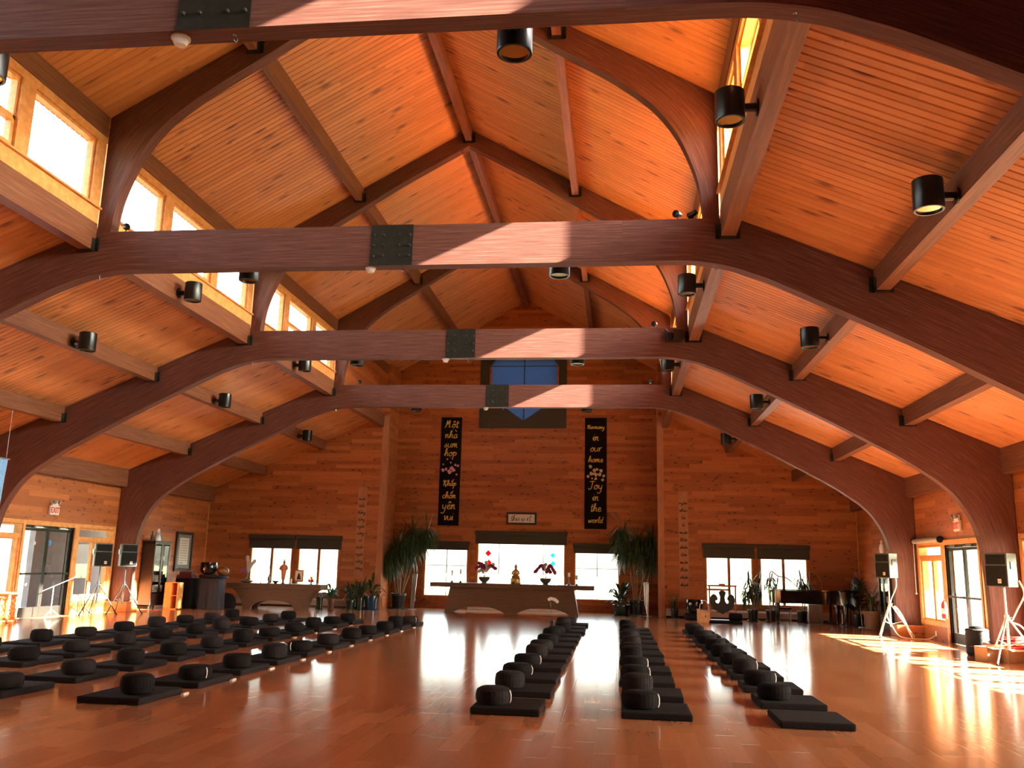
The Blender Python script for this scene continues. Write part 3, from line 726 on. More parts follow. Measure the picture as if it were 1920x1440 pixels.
def banner(x0, x1, z0, z1, words, label, flowers):
    cx = (x0+x1)/2
    t = thing('hanging_banner', label, 'banner', (cx, YN - .03, z0), group='black calligraphy banners')
    w = (x1-x0)/2; h = z1 - z0
    m = MB(); n = 14
    for i in range(n):
        for yy, o in ((0, 0),):
            a, b = i/n, (i+1)/n
            f = lambda t_: .012*math.sin(t_*7)*(1-t_)
            m.box(-w, w, f(a)-.004, f(a)+.004, h*(1-b), h*(1-a)+.001)
    obj('banner_cloth', m, 'cloth2', t)
    obj('hanging_rod', MB().tube([(-w-.01, .0, h), (w+.01, .0, h)], .012, 8), 'black', t)
    for wd, z, xh in words:
        m = MB(); st, pen = brush(wd, 0, z - z0, xh*.86, .0135, width=2*w*(.80 if wd == 'Harmony' else .66))
        ribbon(m, st, .0155, -.024); obj('gold_word', m, 'gold_ink', t)
    m = MB(); rr = random.Random(len(label)); mats = []
    for fx, fz, fr in flowers:
        for k in range(5):
            a = k*2*PI/5 + rr.random()
            m.lathe([(0,0),(fr*.6,.001),(0,.003)], (fx + fr*.6*math.cos(a), -.022, fz - z0 + fr*.6*math.sin(a)), 8, axis=(0,-1,0))
    obj('painted_blossom', m, 'pink' if 'Vietnamese' in label else 'gold_pale', t)
banner(-3.25, -2.45, 3.04, 7.17, [('Một',6.86,.19),('nhà',6.44,.17),('sum',6.08,.17),('họp',5.75,.17),('Khắp',4.60,.15),('chốn',4.13,.15),('yên',3.74,.19),('vui',3.32,.17)],
       'tall black hanging banner with gold Vietnamese script and pink blossoms', [(-.28,5.13,.06),(-.15,5.17,.05),(-.02,5.07,.075),(.06,5.2,.07),(.14,5.13,.06),(.2,5.33,.04),(.3,5.3,.045),(-.27,5.35,.03),(.02,5.42,.03),(-.12,5.55,.03),(.26,4.97,.035)])
banner(2.28, 3.10, 3.01, 7.17, [('Harmony',6.82,.15),('in',6.38,.17),('our',5.97,.17),('home',5.56,.16),('Joy',4.56,.18),('in',4.13,.17),('the',3.73,.17),('world',3.31,.16)],
       'tall black hanging banner with gold English script, between window and palm', [(-.2,5.32,.06),(-.05,5.18,.06),(.05,5.22,.05),(.2,5.17,.06),(-.15,5.06,.07),(0,5.03,.07),(.15,5.03,.06),(.3,4.98,.05),(.0,4.87,.05),(.26,4.83,.05),(-.28,4.95,.05),(-.13,4.88,.03)])

# small framed calligraphy and the two vertical verse boards
t = thing('framed_calligraphy', 'small dark-framed ink calligraphy above the wide middle window', 'picture', (-.07, YN - .03, 3.12))
m = MB(); frame_rect(m, -.57, .57, 0, .46, .075, -.02, .025, 'y'); obj('picture_frame', m, 'cab', t, bevel=.006)
obj('mat_board', MB().box(-.52, .52, .0, .01, .05, .41), 'paper', t)
for wd, wx, ww in (('this', -.24, .36), ('is', .06, .14), ('it', .28, .18)):
    m = MB(); st, pen = brush(wd, wx, .20, .13, .012, width=ww); ribbon(m, st, .009, -.004); obj('ink_word', m, 'black_ink', t)
def verse(x, z0, z1, words, zw, dz, label):
    t = thing('verse_board', label, 'wall sign', (x, YS - .02, z0), group='tall narrow verse boards')
    obj('board', MB().box(-.165, .165, -.012, .019, 0, z1-z0), 'board', t, bevel=.004)
    for i, wd in enumerate(words):
        m = MB(); st, _ = brush(wd, 0, zw - dz*i - z0, .062, .008, width=.27); ribbon(m, st, .009, -.0135)
        obj('ink_word', m, 'black_ink', t)
verse(-5.74, 1.03, 4.30, ['nước', 'biếc', 'hồng', 'từng', 'ngàn', 'sông', 'có', 'nước', 'ngàn', 'sông', 'trăng'], 3.86, .248, 'tall narrow verse board beside the recess, above the potted plants')
verse(5.78, .66, 4.30, ['ngàn', 'nhau', 'tài', 'từ', 'muôn', 'thân', 'nhiên', 'tâm', 'muôn', 'thân', 'nhiên', 'thanh'], 3.88, .254, 'tall narrow verse board above the black bowl bell')

# ------------------------------------------------------------------ sitting mats and cushions
def mat_obj(wx, wy, h=.075):
    m = MB(); nx, ny = 6, 8
    m.box(-wx/2, wx/2, -wy/2, wy/2, 0, h)
    return m
def cushion_profile(r, h): 
    return [(0,0),(r*.72,0),(r*.93,h*.10),(r*1.0,h*.32),(r*1.0,h*.62),(r*.93,h*.88),(r*.74,h*1.0),(r*.3,h*1.03),(0,h*1.02)]
COLS = [  # name, x centre, first y, count, kind, first index, mat size
 ('leftmost column', -6.95, 9.72, 11, 'L', 3), ('second column from the left', -5.38, 9.72, 11, 'L', 2), ('third column from the left', -3.72, 9.72, 11, 'L', 0),
 ('fourth column from the left', -2.07, 9.72, 11, 'L', 0), ('third column from the right', 2.30, 10.13, 12, 'R', 0), ('second column from the right', 3.95, 10.25, 11, 'R', 0),
 ('rightmost column', 5.60, 10.08, 11, 'R', 0)]
ORD = ['first', 'second', 'third', 'fourth', 'fifth', 'sixth', 'seventh', 'eighth', 'ninth', 'tenth', 'eleventh', 'twelfth']
protoM = {}; protoC = None
def new_mat_thing(kind):
    wx, wy = (.74, 1.0) if kind == 'L' else (.77, .84)
    o = obj('sitting_mat', mat_obj(wx, wy), 'cloth', None, bevel=.018)
    dp = o.modifiers.new('dents', 'DISPLACE') if False else None
    return o
def new_cushion(mat, r, h, strap):
    o = obj('meditation_cushion', MB().lathe(cushion_profile(r, h), (0,0,0), 28), mat, sm=True)
    m = MB(); 
    for k in range(28):
        a = 2*PI*k/28; m.tube([(r*.985*math.cos(a), r*.985*math.sin(a), h*.16), (r*1.012*math.cos(a), r*1.012*math.sin(a), h*.5), (r*.96*math.cos(a), r*.96*math.sin(a), h*.84)], .0022, 4, False)
    pl = obj('gathered_pleat', m, mat, o); pl['kind'] = 'stuff'
    if strap:
        m = MB(); a = strap
        P = lambda rr, z: (rr*math.cos(a), rr*math.sin(a), z)
        m.tube([P(r*1.0, h*.14), P(r*1.06, h*.35), P(r*1.06, h*.65), P(r*.98, h*.9)], .007, 6)
        obj('carry_strap', m, 'paper', o)
    return o
protoC = {}
cc = 0
for name, xc_, y0, n, kind, i0 in COLS:
    for i in range(i0, n):
        y = y0 + 1.365 * i + R.uniform(-.05, .05) * (i > 0)
        wy = 1.0 if kind == 'L' else .84
        yc = y + wy/2; x = xc_ + R.uniform(-.025, .025) * (i > 0); rz = R.uniform(-.03, .03) * (i > 0)
        if kind not in protoM: o = protoM[kind] = new_mat_thing(kind)
        else: o = protoM[kind].copy(); COL.objects.link(o)
        o.location = (x, yc, 0); o.rotation_euler = (0, 0, rz)
        extra = ', without a cushion' if (name == 'rightmost column' and i == 0) else ''
        tag(o, f'flat charcoal sitting mat, {ORD[i]} from the front in the {name}{extra}' if not extra else 'flat charcoal sitting mat without a cushion at the front right', 'mat', 'charcoal sitting mats in columns')
        if extra: continue
        st = {('third column from the right',0):-.3, ('third column from the right',2):-.2, ('third column from the right',3):-.2, ('second column from the right',0):-.35,
              ('second column from the right',2):-.3, ('second column from the right',3):-.3, ('rightmost column',2):-.1, ('rightmost column',3):-.1, ('fourth column from the left',1):-.4,
              ('fourth column from the left',4):-2.0, ('fourth column from the left',7):-2.6, ('fourth column from the left',10):-.5}.get((name, i), 0)
        mt = R.choice(['cloth2', 'cloth2', 'cloth3'])
        key = (mt, st, cc % 3 if not st else 0)
        if key not in protoC:
            r, h = ((.20, .19), (.19, .215), (.21, .175))[cc % 3]
            protoC[key] = new_cushion(mt, r, h, st); c = protoC[key]
        else: c = dup(protoC[key], (0,0,0))
        cc += 1
        if kind == 'L': cx_, cy_ = x + .13, y + .36
        else: cx_, cy_ = x - .17, y + .33
        c.location = (cx_ + R.uniform(-.03,.03)*(i>0), cy_ + R.uniform(-.04,.04)*(i>0), .0745)
        c.rotation_euler = (R.uniform(-.03,.03), R.uniform(-.03,.03), 0 if st else R.uniform(0, 6))
        c.scale = (R.uniform(.95,1.06), R.uniform(.95,1.06), R.uniform(.94,1.1))
        tag(c, f'round dark cushion on the {ORD[i]} mat from the front, {name}', 'cushion', 'round meditation cushions on the mats')
# name cards on the floor
pc_ = None
cards = [(-1.63, 9.72 + 1.365*i + .93, i, 'fourth') for i in range(10)] + [(-3.28, 9.72 + 1.365*i + .93, i, 'third') for i in range(6, 10)]
for x, y, i, cn in cards:
    if pc_ is None:
        m = MB(); m.prism([(-.018, 0), (.018, 0), (.020, .010), (.012, .020), (-.012, .020), (-.020, .010)], -.08, .08); o = pc_ = obj('name_card', m, 'card')
    else: o = pc_.copy(); COL.objects.link(o)
    o.location = (x + .0, y, 0); o.rotation_euler = (0, 0, R.uniform(-.15, .15))
    tag(o, f'white folded name card beside the {ORD[i]} mat of the {cn} column from the left', 'card', 'white name cards on the floor')

# ------------------------------------------------------------------ cylinder downlights
def make_downlight():
    t = thing('cylinder_downlight', '', 'ceiling lamp', (0,0,0), group='black cylinder downlights')
    r, h = .165, .36
    obj('housing', MB().lathe([(0,h),(r-.01,h),(r,h-.01),(r,.01),(r-.004,0),(r-.028,0),(r-.028,.012),(r-.04,.03)], (0,0,0), 32), 'black', t, sm=True)
    m = MB(); 
    prof = [(r-.03,.02),(r-.05,.08),(r-.085,.15),(.03,.19),(0,.19)]
    m.lathe(prof, (0,0,0), 32); o = obj('brass_reflector', m, 'brass', t, sm=True)
    obj('lamp_bulb', MB().tube([(-.035,0,.15),(-.035,0,.05)], .017, 8).tube([(.035,0,.15),(.035,0,.05)], .017, 8), 'white', t)
    obj('mounting_arm', MB().tube([(r-.01,0,h*.45),(r+.12,0,h*.45)], .05, 12).lathe([(0,0),(.095,0),(.10,.012),(.10,.025),(0,.03)], (r+.145,0,h*.45), 20, axis=(-1,0,0)), 'black', t)
    return t
dl0 = None
def downlight(x, y, z, rz, label):
    global dl0
    if dl0 is None: dl0 = make_downlight(); t = dl0; t.location = (x,y,z); t.rotation_euler = (0,0,rz); t['label'] = label
    else: t = dup(dl0, (x,y,z), rz, label)
TN = ['', 'topmost', 'second', 'third', 'last']
for i in (1, 2, 3, 4):
    for s, sd in ((-1, 'left'), (1, 'right')):
        if i == 1 and s == -1: xx = -2.60
        else: xx = s*2.60
        downlight(xx, YF[i] + T2 + .31, 6.215 - .05, -PI/2, f'black cylinder downlight behind the {TN[i]} tie beam, {sd} half')
zone = {1: 'ahead of the second tie beam', 2: 'between second and third tie beams', 3: 'between third and last tie beams', 4: 'beyond the last tie beam'}
LB = {1: 9.3, 2: 15.7, 3: 22.1}
for k, y in LB.items():
    downlight(5.085 - .31, y, 6.50, 0, f'black cylinder downlight on the right clerestory sill beam, {zone[k]}')
    downlight(-5.085 + .31, y + (0.2 if k > 1 else .2), 6.56, PI, f'black cylinder downlight on the left clerestory sill beam, {zone[k]}')
for k, y in {1: 9.75, 2: 16.05, 3: 22.4, 4: 28.9}.items():
    downlight(7.28 - .31, y, 5.58, 0, f'black cylinder downlight on the right aisle purlin, {zone[k]}')
    downlight(-7.28 + .31, y, 5.60, PI, f'black cylinder downlight on the left aisle purlin, {zone[k]}')

# smoke detectors and hooks under the tie beams, small spotlights on top
sd0 = hk0 = None
for i in (1, 2, 3, 4):
    if sd0 is None:
        sd0 = thing('smoke_detector', '', 'smoke detector', group='smoke detectors under the tie beams')
        obj('base_ring', MB().lathe([(0,0),(.085,0),(.085,-.018),(0,-.018)], (0,0,0), 24), 'white', sd0, sm=True)
        obj('sensor_dome', MB().lathe([(.066,-.018),(.064,-.05),(.05,-.075),(0,-.085)], (0,0,0), 24), 'white', sd0, sm=True); t = sd0
    else: t = dup(sd0, (0,0,0))
    t.location = (-.39, YF[i], 6.21); t['label'] = f'white round smoke detector under the {TN[i]} tie beam'
    if hk0 is None:
        hk0 = obj('hook', MB().tube([(0,0,0),(0,0,-.05),(.02,0,-.07),(.03,0,-.05),(.02,0,-.035)], .006, 6).lathe([(0,0),(.02,0),(0,-.01)], (0,0,0), 10), 'silver')
        hk = hk0
    else: hk = hk0.copy(); COL.objects.link(hk)
    hk.location = (.12, YF[i], 6.21); tag(hk, f'small metal hook under the {TN[i]} tie beam near its steel plate', 'hook', 'hooks under the frames')
    for s, sd in ((-1, 'left'), (1, 'right')):
        hk = hk0.copy(); COL.objects.link(hk); hk.location = (s*5.0, YF[i], 6.155); tag(hk, f'small metal hook under the {sd} knee of the {TN[i]} timber frame', 'hook', 'hooks under the frames')
sp0 = None
for i, x, rz in ((2, -4.62, .6), (2, 4.45, -.5), (2, 4.68, -2.4), (3, 4.35, -.4), (4, 4.45, .3), (4, -4.3, .3)):
    if sp0 is None:
        sp0 = thing('small_spotlight', '', 'spotlight', group='small spotlights on the tie beams')
        obj('spot_body', MB().lathe([(0,-.08),(.04,-.07),(.055,.04),(.06,.07),(.05,.065),(0,.05)], (0,0,.11), 16, axis=(0,-1,-.2)), 'black', sp0, sm=True)
        obj('spot_bracket', MB().box(-.05,.05,-.03,.03,0,.012).box(-.008,.008,-.012,.012,.01,.07), 'black', sp0); t = sp0
    else: t = dup(sp0, (0,0,0))
    t.location = (x, YF[i] - .02, 6.88); t.rotation_euler = (0,0,rz)
    t['label'] = f'small spotlight on top of the {TN[i]} tie beam, {"left end" if x < 0 else ("right end" if x > 4.5 else "near the right end")}'
# black horn loudspeaker on the third beam
t = thing('horn_loudspeaker', 'black flared speaker hung on the right knee of the third timber frame', 'loudspeaker', (4.72, YF[3] - T2 - .12, 6.66))
obj('horn', MB().lathe([(.16,-.02),(.15,0),(.09,.06),(.06,.12),(.05,.16),(0,.16)], (-.12,0,0), 20, axis=(1,.1,.1)), 'black', t, sm=True)
obj('driver_body', MB().box(.02,.22,-.07,.09,-.13,.14), 'black', t, bevel=.02)

# ------------------------------------------------------------------ exit signs
for s, sd in ((-1, 'left'), (1, 'right')):
    yc = 22.5
    t = thing('exit_sign', f'white exit sign with lamp heads above the {sd} wall doors', 'exit sign', (s*11.56, yc, 2.66), group='exit signs above the doors')
    obj('sign_box', MB().box(-.03,.03,-.19,.19,0,.25), 'white', t, bevel=.006)
    me = wtext('EXIT', .21, .006); l = bpy.data.objects.new('exit_lettering', me); COL.objects.link(l); me.materials.append(MT['red']); l.parent = t
    l.location = (-s*.033, 0, .12); l.rotation_euler = (PI/2, 0, -s*PI/2)
    l.scale = (.82, 1, 1)
    m = MB(); m.box(-.03,.03,-.13,.13,.25,.38); obj('battery_box', m, 'white', t, bevel=.006)
    for k in (-1, 1):
        obj('lamp_head', MB().lathe([(0,-.03),(.045,-.02),(.05,.03),(.04,.035),(0,.03)], (-s*.06, k*.10, .34), 14, axis=(-s, k*.3, -.3)), 'silver', t, sm=True)
# shade tube on the right window, fire extinguisher, outlets
t = thing('rolled_shade', 'rolled beige shade above the window beside the right column', 'roller shade', (11.50, 24.6, 2.50))
obj('shade_tube', MB().tube([(0,-1.0,0),(0,.98,0)], .065, 16), 'heater', t, sm=True)
obj('shade_end', MB().tube([(0,-1.04,0),(0,-.99,0)], .085, 16).tube([(0,.97,0),(0,1.01,0)], .085, 16), 'black', t)
obj('pull_cord', MB().tube([(-.03,.95,0),(-.03,.95,-1.35)], .006, 6).ball((-.03,.95,-1.37), .022), 'paper', t)
t = thing('fire_extinguisher', 'red fire extinguisher with white label beside the right wall doors', 'fire extinguisher', (11.47, 23.52, .58))
obj('cylinder', MB().lathe([(0,0),(.065,0),(.07,.02),(.07,.33),(.05,.39),(.025,.42),(0,.42)], (0,0,0), 20), 'red', t, sm=True)
obj('label_plate', MB().lathe([(.0715,.12),(.0715,.25)], (0,0,0), 20), 'paper', t)
obj('valve_handle', MB().box(-.015,.015,-.06,.05,.43,.45).box(-.01,.01,-.02,.02,.41,.44).tube([(0,-.03,.43),(-.03,-.09,.36),(-.03,-.085,.2)], .01, 6), 'red', t)
for y, z, s, nm in ((24.6, .10, 1, 'low on the right wall under the window'), (31.6, .28, 0, 'behind the black pot at the recess corner')):
    if s: m = MB().box(11.585, 11.60, y-.04, y+.04, z-.0, z+.12)
    else: m = MB().box(-4.05, -3.97, YN-.012, YN, .22, .34)
    o = obj('power_outlet', m, 'white', bevel=.003); tag(o, 'small white power outlet ' + nm, 'outlet')

# ------------------------------------------------------------------ loudspeakers on tripods
def pa_speaker(x, y, z, rz, label):
    t = thing('loudspeaker', label, 'loudspeaker', (x, y, z), rz, 'box loudspeakers on tripods')
    w, d, h = .235, .19, .64
    poly = [(-w, -d), (w, -d), (w*.72, d), (-w*.72, d)]
    obj('cabinet', MB().prism(poly, 0, h, 'xy'), 'spk' , t, bevel=.012)
    obj('front_grille', MB().box(-w+.02, w-.02, -d-.012, -d+.002, .02, h*.62), 'grille', t, bevel=.004)
    obj('horn_flare', MB().box(-w+.03, w-.03, -d-.008, -d+.001, h*.66, h-.03).box(-.10, .10, -d-.014, -d, h*.70, h-.07), 'grille', t, bevel=.004)
    b = MB().box(.03, .10, -d-.018, -d-.01, .07, .15); obj('badge', b, 'paper', t)
    m = MB(); ribbon(m, [[(.045,.085),(.045,.135),(.085,.085),(.085,.135)]], .006, -d-.0195); obj('badge_mark', m, 'black_ink', t)
    for s_ in (-1, 1):
        m = MB(); c = s_*(w*.86); n_ = Vector((1, s_*.17, 0))
        m.box(min(c-.012*1, c+.03*s_), max(c+.012, c+.03*s_), -.075, .075, .34, .48); obj('side_handle', m, 'black', t)
    return t
MT['spk'] = plain('dark_grey_speaker', (0.075, 0.085, 0.075), 0.55, var=0.1)
MT['alu'] = plain('pale_aluminium', (0.62, 0.60, 0.55), 0.35, 0.6)
def tripod(x, y, top, rz, mat, label):
    t = thing('speaker_stand', label, 'speaker stand', (x, y, 0), rz, 'tripod speaker stands')
    obj('pole', MB().tube([(0,0,.28),(0,0,top)], .0185, 10).tube([(0,0,.28),(0,0,.95)], .024, 10), mat, t)
    obj('collar', MB().tube([(0,0,.80),(0,0,.90)], .042, 12).tube([(0,0,.86),(.08,0,.86)], .014, 8), 'black' if mat == 'black' else mat, t)
    for k in range(3):
        a = 2*PI*k/3 + .3
        l = obj('leg', MB().tube([(.03*math.cos(a),.03*math.sin(a),.84),(.56*math.cos(a),.56*math.sin(a),.02)], .016, 8), mat, t)
        obj('brace', MB().tube([(.02*math.cos(a),.02*math.sin(a),.34),(.30*math.cos(a),.30*math.sin(a),.42)], .010, 6), mat, t)
        obj('rubber_foot', MB().ball((.57*math.cos(a),.57*math.sin(a),.02), .024, 8, 6), 'black', l)
    obj('top_hat', MB().tube([(0,0,top-.005),(0,0,top)], .10, 16), 'black', t)
for x, y, z, rz, mat, a, b in (
    (-11.02, 24.1, 1.32, .85, 'black', 'black box loudspeaker at the left doors, outer one of the pair', 'black tripod stand of the outer loudspeaker at the left doors'),
    (-10.62, 24.75, 1.33, .85, 'black', 'black box loudspeaker before the left column, inner one of the pair', 'black tripod stand of the inner loudspeaker before the left column'),
    (10.62, 25.05, 1.52, -1.0, 'alu', 'box loudspeaker in front of the glass cabinet on the right', 'pale tripod stand with white cables near the piano side'),
    (10.90, 18.5, 1.424, -1.0, 'alu', 'box loudspeaker near the right photo edge beside the door', 'pale tripod stand with red bundle and cartons at its feet')):
    tripod(x, y, z, 0 if x < 0 else -.55, mat, b); pa_speaker(x, y, z, rz, a)
MT['cable'] = plain('white_cable', (0.75, 0.66, 0.52), 0.5)
def cable(pts, r, label, mat='cable', name='cable'):
    o = obj(name, MB().tube(catmull(pts, 6), r, 6), mat, sm=True); tag(o, label, 'cable'); return o
cable([(10.80,25.0,1.56),(10.78,24.95,1.3),(10.66,24.98,1.0),(10.60,24.92,.85),(10.50,24.9,.55),(10.62,24.85,.25),(10.75,24.7,.05),(11.1,24.65,.012),(11.45,24.75,.012),(11.56,24.6,.1)], .014, 'white cable running down the tripod stand to the right wall outlet')
cable([(10.72,25.02,.80),(10.80,24.95,.70),(10.92,24.9,.45),(11.0,24.85,.2),(11.05,24.75,.02)], .022, 'thick white cable loop on the pale tripod near the glass cabinet')
cable([(11.16,18.45,1.55),(11.22,18.42,1.3),(11.08,18.45,1.0),(10.96,18.40,.82),(10.91,18.36,.78),(11.05,18.3,.72),(11.17,18.35,.6)], .016, 'white cable hanging from the loudspeaker at the right photo edge')

# ------------------------------------------------------------------ plants
def leaf_strip(m, base, dirv, length, width, droop, n=6, fold=.0):
    """a thin leaf that leaves base along dirv and bends down under its own weight"""
    p = Vector(base); d = Vector(dirv).normalized(); side = d.cross(Vector((0,0,1)))
    if side.length < 1e-3: side = Vector((1,0,0))
    side.normalize(); rows = []
    for i in range(n + 1):
        t = i / n; wd = width * (math.sin(PI * min(1, t*.92 + .08)) ** .6) * (1 - t*.25) if i < n else .0008
        a = m.b.verts.new(p - side * wd/2); c = m.b.verts.new(p + side * wd/2); mid = m.b.verts.new(p - Vector((0,0,1)) * wd*.18)
        rows.append((a, mid, c))
        p = p + d * (length / n); d = (d + Vector((0,0,-1)) * droop / n * (1 + t)).normalized()
    for r0, r1 in zip(rows, rows[1:]):
        m.b.faces.new((r0[0], r0[1], r1[1], r1[0])); m.b.faces.new((r0[1], r0[2], r1[2], r1[1]))
def pot(t, r, h, mat, soil=True, saucer=True, flare=1.25):
    obj('pot', MB().lathe([(0,0.0),(r/flare,0),(r*.95,h*.85),(r*1.04,h*.86),(r*1.04,h),(r*.93,h),(r*.9,h*.88),(0,h*.88)], (0,0,.02 if saucer else 0), 28), mat, t, sm=True)
    if soil: obj('potting_soil', MB().lathe([(0,0),(r*.9,0),(r*.9,.01),(0,.015)], (0,0,.02 + h*.885), 20), 'soil', t)
    if saucer: obj('saucer', MB().lathe([(0,0),(r*1.05,0),(r*1.15,.035),(r*1.1,.035),(r*1.0,.015),(0,.015)], (0,0,0), 28), mat, t, sm=True)
def squeeze(m, lim):
    """leaves bend along a wall instead of passing through it"""
    x0, x1, y0, y1 = lim
    for v in m.b.verts:
        for i, (a, b) in enumerate(((x0, x1), (y0, y1))):
            if v.co[i] < a + .15: v.co[i] = a + .15*math.exp(min(0, (v.co[i] - a - .15))/.15)
            if v.co[i] > b - .15: v.co[i] = b - .15*math.exp(min(0, (b - .15 - v.co[i]))/.15)
def palm(name, label, x, y, potr, poth, potmat, crowns, seed, leaf=(.85, .034), n=170, mat='green', cast=False, lim=(-9, 9, -9, 9)):
    rr = random.Random(seed)
    t = thing(name, label, 'potted plant', (x, y, 0))
    pot(t, potr, poth, potmat)
    if cast:
        obj('wheeled_stand', MB().lathe([(0,.05),(potr*1.3,.05),(potr*1.3,.09),(0,.09)], (0,0,-.05), 24), 'black', t)
    for (cx, cz, cy, bx) in crowns:
        base = (bx, rr.uniform(-.05,.05), poth*.9)
        mid = ((base[0]+cx)/2 + rr.uniform(-.06,.06), (base[1]+cy)/2, (base[2]+cz)/2)
        obj('trunk', MB().tube(catmull([base, mid, (cx, cy, cz)], 5), [.022 - .009*i/10 for i in range(11)], 7), 'stem', t, sm=True)
        m = MB()
        for k in range(n):
            a = rr.uniform(0, 2*PI); e = rr.uniform(-.4, 1.35) if k % 4 == 0 else rr.uniform(-.7, .7); L = leaf[0] * rr.uniform(.6, 1.15)
            z = cz - rr.uniform(0, .35)
            leaf_strip(m, (cx + .02*math.cos(a), cy + .02*math.sin(a), z), (math.cos(a)*math.cos(e), math.sin(a)*math.cos(e), math.sin(e)), L, leaf[1], rr.uniform(1.8, 3.6) if e < .9 else rr.uniform(.3, 1.0), 7)
        squeeze(m, lim)
        obj('leaf_crown', m, mat, t)
    return t
palm('dragon_tree', 'tall drooping dragon tree in black pot left of the main altar', -4.37, 32.25, .28, .52, 'black',
     [(-.40, 2.0, 0, -.05), (.42, 2.85, .05, .1), (.05, 2.40, -.1, .05), (.95, 2.85, .1, .14), (-.40, 1.75, .1, -.08), (.60, 2.55, 0, .12), (.25, 2.15, 0, .05), (-.2, 2.2, 0, 0)], 3, cast=True, lim=(-.50, 9, -9, 1.05))
palm('dragon_tree', 'tall drooping dragon tree in black pot right of the main altar', 4.15, 32.35, .27, .50, 'black',
     [(-.45, 3.0, 0, -.08), (.1, 2.65, 0, .02), (.55, 2.75, .1, .1), (-.15, 2.35, -.1, 0), (.75, 2.45, .05, .12), (-.40, 2.5, .1, -.05), (.5, 2.1, 0, .05)], 5, cast=True, lim=(-9, .72, -9, .95))
def broad(name, label, x, y, potr, poth, potmat, n, L, W_, seed, mat='green', h0=0.0, up_=(.3, 1.3), droop=(.8, 2.2), lim=(-9, 9, -9, 9)):
    rr = random.Random(seed); t = thing(name, label, 'potted plant', (x, y, 0)); pot(t, potr, poth, potmat)
    m = MB(); ms = MB()
    for k in range(n):
        a = rr.uniform(0, 2*PI); e = rr.uniform(*up_); z = poth*.9 + rr.uniform(0, h0)
        b = Vector((.04*math.cos(a), .04*math.sin(a), z)); d = Vector((math.cos(a)*math.cos(e), math.sin(a)*math.cos(e), math.sin(e)))
        s_ = L*rr.uniform(.25, .6); tip = b + d*s_
        ms.tube([tuple(b - Vector((0,0,z - poth*.85))), tuple(b), tuple(tip)], .007, 5)
        leaf_strip(m, tip, d, L*rr.uniform(.6,1), W_*rr.uniform(.75,1.1), rr.uniform(*droop), 6)
    squeeze(m, lim); obj('stems', ms, 'green', t); obj('foliage', m, mat, t); return t
MT['blue_pot'] = plain('glazed_blue_pot', (0.006, 0.035, 0.075), 0.15, 0, 0.6, var=0.2, scale=6)
MT['terracotta'] = plain('terracotta', (0.10, 0.035, 0.018), 0.7, var=0.2)
MT['green_pot'] = plain('green_glazed_pot', (0.012, 0.028, 0.014), 0.25, var=0.2)
broad('broadleaf_plant', 'broad-leaved plant in glazed blue pot beside the black-potted dragon tree', -5.02, 31.05, .25, .45, 'blue_pot', 20, .50, .13, 11, h0=.25)
broad('leafy_plant', 'leafy plant in slim terracotta pot at the end of the arched altar', -6.15, 30.1, .11, .36, 'terracotta', 42, .36, .10, 12, 'green2', .25)
broad('leafy_plant', 'bushy dark plant behind the terracotta pot under the verse board', -5.72, 30.9, .16, .28, 'green_pot', 60, .42, .08, 13, 'green', .35)
broad('leafy_plant', 'upright plant in ribbed green pot left of the blue pot', -5.42, 31.0, .15, .38, 'green_pot', 34, .50, .06, 14, 'green', .2, (.7, 1.5), (.2, 1.2))
broad('leafy_plant', 'small plant in dark green pot in the arch shadow of the altar', -6.70, 30.5, .12, .38, 'green_pot', 16, .3, .06, 15)
broad('peace_lily', 'large-leaved green plant in green pot under the small right window', 3.62, 32.3, .28, .34, 'green_pot', 34, .55, .18, 16, 'green', .45)
broad('leafy_plant', 'small spiky plant in black pot at the right recess corner', 5.42, 31.35, .13, .30, 'black', 26, .42, .035, 17, 'green', .05, (.5, 1.5), (.2, 1.5))
palm('yucca_plant', 'yucca with hanging leaves in front of the window left of the piano', 7.95, 31.0, .17, .35, 'black', [(-.1, 1.35, 0, 0), (.18, 1.2, 0, .05), (-.15, 1.0, .05, 0)], 21, (.62, .05), 42, lim=(-.7, .35, -.6, .55))
palm('yucca_plant', 'yucca showing between the piano lid and the window', 8.55, 31.1, .17, .35, 'black', [(0, 1.42, 0, 0), (.2, 1.15, 0, .05)], 22, (.5, .05), 40, lim=(-.3, .5, -.6, .45))
palm('yucca_plant', 'yucca standing behind the middle of the piano', 9.55, 31.1, .17, .35, 'black', [(0, 1.45, 0, 0), (.12, 1.25, 0, .05)], 23, (.5, .05), 40, lim=(-.5, .5, -.6, .45))
broad('ficus_plant', 'dark shrub-like plant in the corner behind the tripod on the right', 10.95, 29.6, .18, .35, 'black', 90, .42, .07, 24, 'green', .85, lim=(-.12, .55, -.5, .6))
t = broad('ficus_plant', 'plant in barrel-shaped tan pot behind the pale tripod legs', 11.0, 28.2, .26, .52, 'tanpot', 30, .38, .07, 25, 'green', .5)

